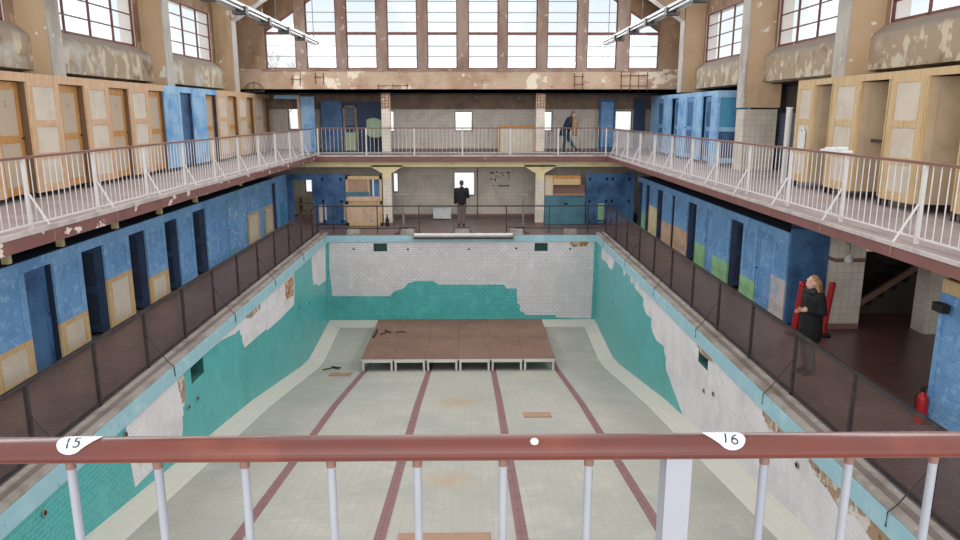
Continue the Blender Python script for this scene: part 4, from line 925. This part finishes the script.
# ------------------------------------------------------------------ recess on the lower right
o = struct('pillar_recess', box((7.74, 14.3, 0), (8.36, 14.6, 2.6)), 'white_tile', 'cream tiled pier behind the woman', 'pillar')
box((7.735, 14.29, 1.42), (8.365, 14.605, 1.5)).build('dado_band', 'dado', o); box((7.735, 14.29, 0), (8.365, 14.605, .12)).build('skirting', 'dado', o)
o = struct('pillar_stair', box((9.5, 13.9, 0), (9.86, 14.35, 2.6)), 'white_tile', 'tiled pillar beside the red pipe in the dark recess', 'pillar')
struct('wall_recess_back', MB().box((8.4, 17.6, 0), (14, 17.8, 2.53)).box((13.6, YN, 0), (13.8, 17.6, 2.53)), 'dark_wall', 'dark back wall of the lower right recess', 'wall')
t = thing('staircase', 'dark stair with pale sloping stringer deep in the recess', 'staircase', (9.8, 15.4, 0))
st = MB()
for k in range(6): st.box((9.0 + k * .27, 15.5, 0), (9.0 + (k + 1) * .27, 16.5, .18 * (k + 1)))
st.build('steps', 'dark_wall', t); MB().prism([(8.9, .12), (10.7, 1.36), (10.7, 1.52), (8.9, .28)], 15.4, 15.48, 'y').build('stringer', 'dado', t)
t = thing('red_pipe', 'red riser pipe beside the tiled pillar at the right', 'pipe', (10.02, 13.8, 0))
MB().tube([(10.02, 13.8, 0), (10.02, 13.8, 2.5)], .05, 10).build('pipe', 'red_gloss', t)
MB().tube([(10.02, 13.75, 1.0), (10.02, 13.85, 1.0)], .075, 10).build('valve', 'red_gloss', t)
t = thing('wall_speaker', 'black box fixed to the corner of the near right blue cabin', 'box', (6.85, 9.56, 1.75))
MB().box((6.76, 9.45, 1.7), (6.87, 9.68, 1.82)).build('box_body', 'black', t); MB().box((6.87, 9.52, 1.72), (6.898, 9.62, 1.8)).build('bracket', 'black_metal', t)
t = thing('fire_extinguisher', 'red fire extinguisher standing by the near right cabin', 'fire extinguisher', (6.81, 9.68, 0))
MB().lathe([(0, 0), (.075, .0), (.08, .02), (.08, .36), (.06, .42), (.025, .45), (.025, .47), (0, .47)], (6.81, 9.68, 0), 16).build('cylinder', 'red_gloss', t)
MB().box((6.79, 9.66, .47), (6.83, 9.7, .51)).bar((6.77, 9.68, .52), (6.87, 9.68, .54), .03, .015).build('valve_handle', 'black', t)
MB().tube([(6.77, 9.68, .49), (6.71, 9.68, .4), (6.715, 9.68, .15)], .012, 6).build('hose', 'black', t)
def stanchion(x, y, lean, label):
    t = thing('barrier_post', label, 'barrier post', (x, y, 0), 'red barrier posts')
    MB().lathe([(0, 0), (.17, 0), (.17, .025), (.06, .05), (0, .05)], (x, y, 0), 18).build('base', 'black', t)
    MB().tube([(x, y, .045), (x + lean, y, 1.02)], [.065, .06], 12).build('post', 'red_gloss', t)
    MB().lathe([(.065, 0), (.07, .03), (.06, .1), (0, .11)], (x + lean, y, 1.0), 12).build('cap', 'red_gloss', t)
stanchion(6.86, 13.95, .09, 'red barrier post left of the standing woman')
stanchion(7.4, 13.85, .1, 'red barrier post right of the standing woman, on a black base')
t = thing('wall_lamp', 'small round lamp fixed to the cream tiled pier behind the woman', 'lamp', (7.94, 14.2, 1.6))
MB().tube([(7.94, 14.3, 1.82), (7.94, 14.16, 1.8), (7.94, 14.16, 1.58)], .018, 8).build('stem', 'grey_metal', t)
MB().lathe([(0, -.1), (.07, -.07), (.09, 0), (.05, .07), (.02, .1)], (7.94, 14.16, 1.5), 14).build('globe', 'white_paint', t)
for (x, y, lab) in ((6.75, 14.35, 'near the end of the lower right cabins'), (6.2, 10.4, 'above the dark recess'), (-6.4, 12.8, 'under the left gallery, nearer of two'), (-6.2, 20.5, 'under the left gallery, farther of two'), (6.6, 24, 'over the far lower right cabins')):
    t = thing('soffit_mount', 'small cream bracket ' + lab, 'bracket', (x, y, 2.4), 'brackets under the galleries')
    MB().prism([(x - .07, 2.598), (x + .07, 2.598), (x + .03, 2.4), (x - .03, 2.4)], y - .04, y + .04, 'y').build('bracket_body', 'cream_beam', t)
for i, y in enumerate((11.3, 12.85, 14.9, 17.1, 19.4)):
    tag(box((-7.16, y, 2.05), (-7.05, y + .1, 2.598)).build('support_strut', 'cream_beam'), f'short cream strut between cabin top and left gallery, {ORD[4 - i]} from the far end', 'strut', 'struts over the lower left cabins')
# bits and pieces along the far end
t = thing('shower_post', 'grey metal post with a short arm left of the standing man', 'post', (-2.4, 28.9, 0))
MB().tube([(-2.4, 28.95, 0), (-2.4, 28.95, 1.2)], .05, 10).build('post', 'grey_metal', t); MB().bar((-2.65, 28.95, 1.2), (-2.12, 28.95, 1.2), .05, .04).build('arm', 'grey_metal', t); MB().lathe([(0, 0), (.13, 0), (.13, .02), (0, .02)], (-2.4, 28.95, 0), 14).build('base', 'grey_metal', t)
t = thing('shower_post', 'grey metal post with a short arm beside the lower right pillar', 'post', (2.45, 28.9, 0))
MB().tube([(2.45, 28.95, 0), (2.45, 28.95, 1.2)], .04, 10).build('post', 'grey_metal', t); MB().bar((2.2, 28.95, 1.2), (2.62, 28.95, 1.2), .05, .04).build('arm', 'grey_metal', t); MB().lathe([(0, 0), (.11, 0), (.11, .02), (0, .02)], (2.45, 28.95, 0), 14).build('base', 'grey_metal', t)
t = thing('white_bin', 'white box on the far deck left of the standing man', 'box', (-.88, 30.4, 0))
MB().box((-1.25, 30.2, .04), (-.5, 30.6, .45)).build('box_body', 'white_box', t); B(t, 'lid', (-1.27, 30.18, .45), (-.48, 30.62, .5), 'white_box'); MB().box((-1.2, 30.25, 0), (-1.1, 30.55, .04)).box((-.65, 30.25, 0), (-.55, 30.55, .04)).build('foot', 'black', t)
t = thing('bottle', 'dark bottle on the floor at the lower left pillar', 'bottle', (-2.99, 28.4, 0))
MB().lathe([(0, 0), (.07, 0), (.075, .03), (.075, .25), (.03, .36), (.028, .48), (0, .48)], (-2.99, 28.4, 0), 12).build('body', 'black', t)
t = thing('handrail_stub', 'thin dark pole standing right of the lower far window', 'pole', (.62, 30.5, 0))
MB().tube([(.62, 30.9, .3), (.62, 30.9, 2.1)], .025, 8).build('pole', 'dado', t); MB().tube([(.62, 30.9, 0), (.62, 30.9, .3)], .035, 8).build('foot', 'dado', t)
# dark scrawl on the lower back wall
t = thing('wall_scrawl', 'dark broken outline left on the white tiles right of the standing man', 'mark', (1.57, 31.0, 1.3))
mk = MB(); y = 31.04
for (x, z, w_, h_) in [(1.15, 1.86, .2, .06), (1.42, 1.9, .1, .05), (1.6, 1.86, .16, .04), (1.85, 1.88, .16, .05), (1.96, 1.6, .03, .3), (1.5, 1.31, .46, .05), (1.9, 1.31, .1, .06), (1.18, 1.6, .08, .05), (1.36, 1.55, .06, .1), (1.27, 1.3, .07, .05), (1.55, 1.68, .05, .05), (1.7, 1.75, .06, .06), (1.4, 1.72, .05, .06)]:
    B(t, 'mark', (x, y, z), (x + w_, y + .008, z + h_), 'black')
# right gallery bits
t = thing('white_pipe', 'white vertical pipe standing beyond the right cream cabins', 'pipe', (7.6, 16.75, 2.8))
MB().tube([(7.6, 16.75, 2.8), (7.6, 16.75, 4.5)], .07, 14).build('pipe', 'white_paint', t); MB().tube([(7.6, 16.75, 4.5), (7.6, 16.75, 4.53)], .08, 14).build('cap', 'paper', t)
t = thing('paper_stack', 'flat white folded sheets lying on the right handrail', 'papers', (5.9, 11.1, 3.83))
for k, (dx, dy, z0, z1) in enumerate(((0, 0, 3.822, 3.852), (.03, .12, 3.853, 3.88), (-.02, -.1, 3.881, 3.9))):
    MB().box((5.8 + dx, 10.72 + dy + k * .1, z0), (5.96 + dx, 11.4 + dy - k * .2, z1)).build('sheet', 'paper', t)
t = thing('hanging_tag', 'white pointed tag hanging on the first right cream cabin panel', 'tag', (7.49, 15.75, 3.7))
MB().prism([(15.62, 3.62), (15.9, 3.62), (15.9, 3.98), (15.76, 4.12), (15.62, 3.98)], 7.47, 7.49, 'x').build('tag_board', 'paper', t); MB().tube([(7.465, 15.76, 4.03), (7.5, 15.76, 4.03)], .02, 8).build('nail', 'black', t)
# spindly tree outside the end windows
t = thing('bare_tree', 'bare pale tree outside the leftmost end window', 'tree', (-14.5, 60, -5.1))
MB().tube([(-14.5, 60, -5.1), (-14.4, 60, 3), (-14.6, 60, 6.5)], [.3, .22, .12], 8).build('trunk', 'bark', t)
br = MB()
def twig(p, d, l, r, n):
    q = p + d * l; br.tube([p, p + d * l * .5 + Vector((R.uniform(-.08, .08), 0, R.uniform(-.05, .05))), q], [r, r * .8, r * .6], 4, 0, False)
    if n:
        for k in range(3):
            e = (d + Vector((R.uniform(-.9, .9), R.uniform(-.4, .4), R.uniform(-.2, .6)))).normalized(); twig(q, e, l * .72, r * .6, n - 1)
for k in range(5): twig(Vector((-14.55, 60, 4.2 + k * .55)), Vector((R.uniform(-1, 1), 0, .8)).normalized(), 1.3, .06, 3)
br.build('branches', 'bark', t)

# ------------------------------------------------------------------ people
def capsules(segs, balls=()):
    """union of tapered limbs and ellipsoids as one mesh"""
    mb = MB()
    for (p, q, r0, r1) in segs:
        p, q = Vector(p), Vector(q); n = 5
        L = (q - p).length; d = (q - p) / max(L, 1e-6)
        pts, rr = [], []
        for k in range(4): a = PI / 2 * (1 - k / 4); pts.append(p - d * r0 * math.sin(a)); rr.append(max(.0015, r0 * math.cos(a)))
        pts.append(p); rr.append(r0); pts.append(q); rr.append(r1)
        for k in range(1, 5): a = PI / 2 * k / 4; pts.append(q + d * r1 * math.sin(a)); rr.append(max(.0015, r1 * math.cos(a)))
        mb.tube(pts, rr, 12)
    for (c, r, *e) in balls:
        M3 = Euler(e[0]).to_matrix() if e else Matrix.Identity(3); vs = []; nu, nv = 14, 10
        for j in range(nv + 1):
            for i in range(nu):
                th, ph_ = PI * j / nv, 2 * PI * i / nu
                v = Vector((r[0] * math.sin(max(th, .001) if th < PI - .001 else PI - .001) * math.cos(ph_), r[1] * math.sin(max(th, .02) if th < PI - .02 else PI - .02) * math.sin(ph_), r[2] * math.cos(th)))
                vs.append(Vector(c) + M3 @ v)
        fs = [(j * nu + i, j * nu + (i + 1) % nu, (j + 1) * nu + (i + 1) % nu, (j + 1) * nu + i) for j in range(nv) for i in range(nu)]
        mb.add(vs, fs + [tuple(range(nu)), tuple(range(nv * nu, nv * nu + nu))], 0)
    return mb
def fuse(name, mb, m, parent, vox, smooth=3):
    me = bpy.data.meshes.new(name); me.from_pydata(mb.v, [], mb.f)
    bm = bmesh.new(); bm.from_mesh(me); bmesh.ops.recalc_face_normals(bm, faces=bm.faces); bm.to_mesh(me); bm.free()
    o = bpy.data.objects.new(name, me); C.objects.link(o)
    k = o.modifiers.new('fuse', 'REMESH'); k.mode = 'VOXEL'; k.voxel_size = vox; k.use_smooth_shade = True
    if smooth: q = o.modifiers.new('soften', 'SMOOTH'); q.iterations = smooth; q.factor = .5
    dg = bpy.context.evaluated_depsgraph_get(); ev = o.evaluated_get(dg); nm = bpy.data.meshes.new_from_object(ev)
    o.modifiers.clear(); o.data = nm; nm.materials.clear(); nm.materials.append(MT[m]); o.parent = parent
    for p in nm.polygons: p.use_smooth = True
    return o
def hand(w, d, side, up, segs, balls, curl=.5, s=1.0):
    """palm, four unequal fingers and a thumb from wrist w along d; side points to the thumb side, up is the back of the hand"""
    w, d, side, up = Vector(w), Vector(d).normalized(), Vector(side).normalized(), Vector(up).normalized()
    c = w + d * .05 * s
    segs.append((w, c, .022 * s, .026 * s))
    for k, l in enumerate((.072, .08, .074, .058)):
        b = w + d * .085 * s + side * (.028 - .019 * k) * s
        segs.append((c + side * (.02 - .013 * k) * s, b, .014 * s, .011 * s))
        m = b + (d - up * curl * .5).normalized() * l * .5 * s; e = m + (d - up * curl * 1.3).normalized() * l * .5 * s
        segs.append((b, m, .0095 * s, .0088 * s)); segs.append((m, e, .0088 * s, .0075 * s))
    tb = w + d * .03 * s + side * .028 * s; tm = tb + (d * .7 + side * .8).normalized() * .035 * s; te = tm + (d + side * .15 - up * .3).normalized() * .03 * s
    segs += [(w + d * .02 * s, tb, .016 * s, .013 * s), (tb, tm, .013 * s, .0105 * s), (tm, te, .0105 * s, .0085 * s)]
def head(c, f, segs, balls, k=1.0):
    """head ellipsoid with jaw, nose and ears at c facing f (unit, mostly horizontal)"""
    c = Vector(c); f = Vector(f).normalized(); rz = math.atan2(-f.x, f.y); rx = math.asin(max(-1, min(1, f.z)))
    e = Euler((rx, 0, rz)); M3 = e.to_matrix(); W = lambda v: c + M3 @ Vector(v) * k
    balls += [(c, (.077 * k, .096 * k, .112 * k), e), (W((0, .025, -.065)), (.055 * k, .062 * k, .06 * k), e), (W((.078, -.005, -.012)), (.012 * k, .02 * k, .032 * k), e), (W((-.078, -.005, -.012)), (.012 * k, .02 * k, .032 * k), e)]
    segs += [(W((0, .088, .012)), W((0, .112, -.03)), .010 * k, .015 * k), (W((-.022, .088, -.068)), W((.022, .088, -.068)), .011 * k, .011 * k), (W((-.04, .082, .025)), W((.04, .082, .025)), .014 * k, .014 * k)]
    return W
def person(label, loc, rz, J, build, clothes, hd_dir, face=True, hair=None):
    t = thing('person', label, 'person', loc); t.rotation_euler = (0, 0, rz)
    s, b = [], []
    V = lambda n: Vector(J[n])
    s += [(V('pelvis'), V('chest'), .125 * build, .135 * build), (V('chest') + Vector((-.1, 0, 0)) * build, V('chest') + Vector((.1, 0, 0)) * build, .1 * build, .1 * build), (V('chest') + Vector((0, 0, .06)), V('neck'), .075, .055), (V('neck'), V('head') - Vector((0, 0, .04)), .055, .053)]
    W = head(V('head'), hd_dir, s, b)
    for q in 'LR':
        s += [(V('chest') + (V('sh' + q) - V('chest')) * .6, V('sh' + q), .07, .058), (V('sh' + q), V('el' + q), .053, .043), (V('el' + q), V('wr' + q), .042, .028),
              (V('hip' + q), V('kn' + q), .088 * build, .06), (V('kn' + q), V('kn' + q).lerp(V('an' + q), .35), .058, .056), (V('kn' + q).lerp(V('an' + q), .35), V('an' + q), .055, .038), (V('pelvis'), V('hip' + q), .12 * build, .1 * build), (V('an' + q), V('to' + q), .038, .03)]
        d = (V('wr' + q) - V('el' + q)).normalized(); sd = Vector((0, 1, 0)) if abs(d.y) < .8 else Vector((0, 0, 1)); sd = (sd - d * sd.dot(d)).normalized(); up = d.cross(sd) * (1 if q == 'L' else -1)
        hand(V('wr' + q), d, sd, up, s, b, .55)
    body = fuse('body', capsules(s, b), 'skin', t, .0085, 2)
    if face:
        for x in (-.032, .032): capsules([], [(W((x, .088, .008)), (.011, .008, .008))]).build('eye', 'eye', t, loc=(0, 0, 0))
        capsules([(W((-.02, .098, -.066)), W((.02, .098, -.066)), .006, .006)]).build('mouth', 'peach_low', t, loc=(0, 0, 0))
    for (nm, m, segs, balls, vox) in clothes(V): fuse(nm, capsules(segs, balls), m, t, vox, 3)
    if hair: fuse('hair', capsules(*hair(V, W)), hair_m[label], t, .012, 2)
    return t
def shoes(V, m='black'):
    return [('shoe', m, [(V('an' + q) + Vector((0, 0, -.01)), V('to' + q), .05, .044), (V('an' + q), V('an' + q) + Vector((0, 0, .05)), .05, .046)], [], .013) for q in 'LR']
def trousers(V, m, b=1.0):
    s = [(V('pelvis') + Vector((0, 0, .06)), V('pelvis'), .145 * b, .14 * b)]
    for q in 'LR': s += [(V('pelvis'), V('hip' + q), .135 * b, .115 * b), (V('hip' + q), V('kn' + q), .105 * b, .08), (V('kn' + q), V('an' + q) + Vector((0, 0, .03)), .078, .066)]
    return ('trousers', m, s, [], .016)
def sleeves(V, r0=.07, r1=.055):
    s = []
    for q in 'LR': s += [(V('chest').lerp(V('sh' + q), .5) + Vector((0, 0, .02)), V('sh' + q), .095, .075), (V('sh' + q), V('el' + q), r0 + .006, r0 - .006), (V('el' + q), V('wr' + q).lerp(V('el' + q), .06), r0 - .008, r1)]
    return s
hair_m = {}
# man at the far edge, seen from behind (local +y is where he looks)
J = dict(pelvis=(0, 0, .96), chest=(0, .02, 1.36), neck=(0, .03, 1.54), head=(0, .06, 1.70), shL=(-.2, .02, 1.45), shR=(.2, .02, 1.45), elL=(-.235, -.02, 1.17), wrL=(-.25, .05, .92), elR=(.25, .03, 1.18), wrR=(.14, .24, 1.2),
         hipL=(-.09, 0, .9), knL=(-.09, .02, .5), anL=(-.1, -.02, .09), toL=(-.12, .13, .035), hipR=(.09, 0, .9), knR=(.08, .03, .5), anR=(.07, .0, .09), toR=(.09, .15, .035))
def cl(V):
    return [trousers(V, 'trouser_grey'), ('jacket', 'jacket', [(V('pelvis') + Vector((0, 0, .03)), V('chest'), .185, .195), (V('chest') - Vector((.14, 0, 0)), V('chest') + Vector((.12, 0, 0)), .14, .14), (V('chest'), V('neck') - Vector((0, 0, .02)), .14, .08)] + sleeves(V, .082, .06), [], .016)] + shoes(V)
lab = 'person in black jacket and grey trousers standing at the far pool edge, back turned'; hair_m[lab] = 'hair_dark'
person(lab, (-.03, 28.35, 0), .05, J, 1.0, cl, (0, 1, -.1), hair=lambda V, W: ([], [(W((0, -.02, .035)), (.085, .098, .09)), (W((0, -.05, -.02)), (.08, .06, .08))]))
# walking man on the far gallery, heading right, leaning forward
J = dict(pelvis=(0, -.04, .9), chest=(0, .1, 1.28), neck=(0, .18, 1.45), head=(0, .26, 1.56), shL=(-.19, .12, 1.36), shR=(.19, .12, 1.36), elL=(-.24, .02, 1.1), wrL=(-.22, .24, 1.0), elR=(.24, .08, 1.08), wrR=(.2, .3, 1.05),
         hipL=(-.09, -.04, .86), knL=(-.09, .16, .5), anL=(-.09, .36, .16), toL=(-.09, .5, .16), hipR=(.09, -.05, .86), knR=(.09, -.06, .48), anR=(.09, -.14, .09), toR=(.09, .02, .035))
def cl(V):
    return [trousers(V, 'trouser_teal'), ('jacket', 'jacket_blue', [(V('pelvis') + Vector((0, -.02, -.08)), V('chest'), .17, .17), (V('chest') - Vector((.11, 0, 0)), V('chest') + Vector((.11, 0, 0)), .14, .14), (V('chest'), V('neck') - Vector((0, 0, .02)), .14, .085), (V('pelvis') + Vector((0, -.12, 0)), V('pelvis') + Vector((0, -.26, -.2)), .1, .05)] + sleeves(V, .08, .06), [], .016)] + shoes(V)
lab = 'person in dark blue jacket walking on the far gallery with a tan bag'; hair_m[lab] = 'hair_grey'
person(lab, (4.2, 29.45, 2.8), -PI / 2, J, 1.0, cl, (0, .95, -.3), hair=lambda V, W: ([], [(W((0, -.02, .035)), (.085, .1, .09)), (W((0, -.05, -.02)), (.08, .06, .08))]))
t = thing('shoulder_bag', 'tan bag held in front of the person walking on the far gallery', 'bag', (4.46, 28.98, 3.55))
fuse('bag_body', capsules([((0, 0, .05), (0, 0, .5), .1, .12)], [((0, 0, .25), (.12, .07, .26))]), 'bag_tan', t, .02, 3)
MB().tube([(-.05, .0, .5), (-.12, .02, .72), (-.2, .06, .8)], .012, 6).build('strap', 'bag_tan', t, loc=(0, 0, 0))
# woman in profile at the right fence, facing left
J = dict(pelvis=(0, 0, .94), chest=(0, .0, 1.32), neck=(0, .02, 1.49), head=(0, .05, 1.62), shL=(-.17, .0, 1.4), shR=(.17, .0, 1.4), elL=(-.23, -.03, 1.13), wrL=(-.14, .2, 1.17), elR=(.23, -.05, 1.12), wrR=(.1, .16, 1.12),
         hipL=(-.08, 0, .88), knL=(-.08, .03, .49), anL=(-.09, -.02, .09), toL=(-.1, .13, .035), hipR=(.08, 0, .88), knR=(.08, .02, .49), anR=(.08, -.06, .09), toR=(.08, .09, .035))
def cl(V):
    return [trousers(V, 'jeans', .92), ('coat', 'coat', [(Vector((0, 0, .7)), V('chest'), .205, .16), (V('chest') - Vector((.09, 0, 0)), V('chest') + Vector((.09, 0, 0)), .125, .125), (V('chest'), V('neck') - Vector((0, 0, .03)), .125, .08)] + sleeves(V, .072, .05), [], .015),
            ('scarf', 'black', [(V('neck') + Vector((-.05, .03, -.03)), V('neck') + Vector((.05, .03, -.03)), .075, .075)], [], .015)] + shoes(V)
lab = 'person with long blond hair in black coat standing by the right fence'; hair_m[lab] = 'hair_blond'
def wh(V, W):
    return ([(W((.03, -.07, .02)), V('chest') + Vector((.09, -.14, -.16)), .085, .05), (W((-.03, -.07, .0)), V('chest') + Vector((-.02, -.16, -.2)), .08, .05), (W((.07, -.02, -.02)), V('chest') + Vector((.15, -.03, -.02)), .05, .035), (W((-.075, -.03, -.02)), V('chest') + Vector((-.14, -.04, .02)), .04, .03)], [(W((0, -.025, .04)), (.09, .1, .09))])
person(lab, (6.09, 11.72, 0), PI / 2 + .25, J, .9, cl, (0, .98, .18), hair=wh)

# ------------------------------------------------------------------ light
w = bpy.data.worlds.new('overcast_sky'); bpy.context.scene.world = w; w.use_nodes = True
nt = w.node_tree; bg = nt.nodes['Background']
tc = nt.nodes.new('ShaderNodeTexCoord'); sp = nt.nodes.new('ShaderNodeSeparateXYZ'); nt.links.new(tc.outputs['Generated'], sp.inputs[0])
rp = nt.nodes.new('ShaderNodeValToRGB'); nt.links.new(sp.outputs[2], rp.inputs[0])
rp.color_ramp.elements[0].position = .05; rp.color_ramp.elements[0].color = (1, 1, 1, 1)
rp.color_ramp.elements[1].position = .17; rp.color_ramp.elements[1].color = (.74, .88, .95, 1)
e3 = rp.color_ramp.elements.new(.55); e3.color = (1.05, 1.05, 1.04, 1)
nt.links.new(rp.outputs[0], bg.inputs[0]); bg.inputs[1].default_value = 1.15
def area(name, loc, rot, sx, sy, power, col=(1, .98, .95)):
    l = bpy.data.lights.new(name, 'AREA'); l.shape = 'RECTANGLE'; l.size = sx; l.size_y = sy; l.energy = power; l.color = col
    o = bpy.data.objects.new(name, l); C.objects.link(o); o.location = loc; o.rotation_euler = rot; return o
for i, y in enumerate((6, 13, 20)): area('overhead_fill', (0, y, 9.6), (0, 0, 0), 7, 6, 290)  # added overhead fill lamps; the roof has no glazing
area('overhead_fill', (0, 25.5, 9.6), (0, 0, 0), 7, 4, 170)  # same added overhead fill towards the far end
area('near_fill', (0, -9, 6.2), (math.radians(84), 0, 0), 16, 5, 1750)  # added fill lamp behind the camera; no window is built there
area('side_window_fill', (-7.5, 16, 7.5), (0, math.radians(-68), 0), 1.3, 23, 850, (.95, .98, 1))  # added lamp inside the glass, boosts daylight of the left windows
area('side_window_fill', (7.3, 16, 7.5), (0, math.radians(68), 0), 1.3, 23, 850, (.95, .98, 1))  # added twin on the right, boosts daylight of those windows
area('end_window_fill', (0, 28.45, 7.4), (math.radians(-75), 0, 0), 14, 2.4, 500, (.95, .98, 1))  # added lamp in front of the end windows, boosts their daylight
sc = bpy.context.scene
sc.view_settings.view_transform = 'Standard'; sc.view_settings.look = 'None'; sc.view_settings.exposure = -.05; sc.view_settings.gamma = 1.14
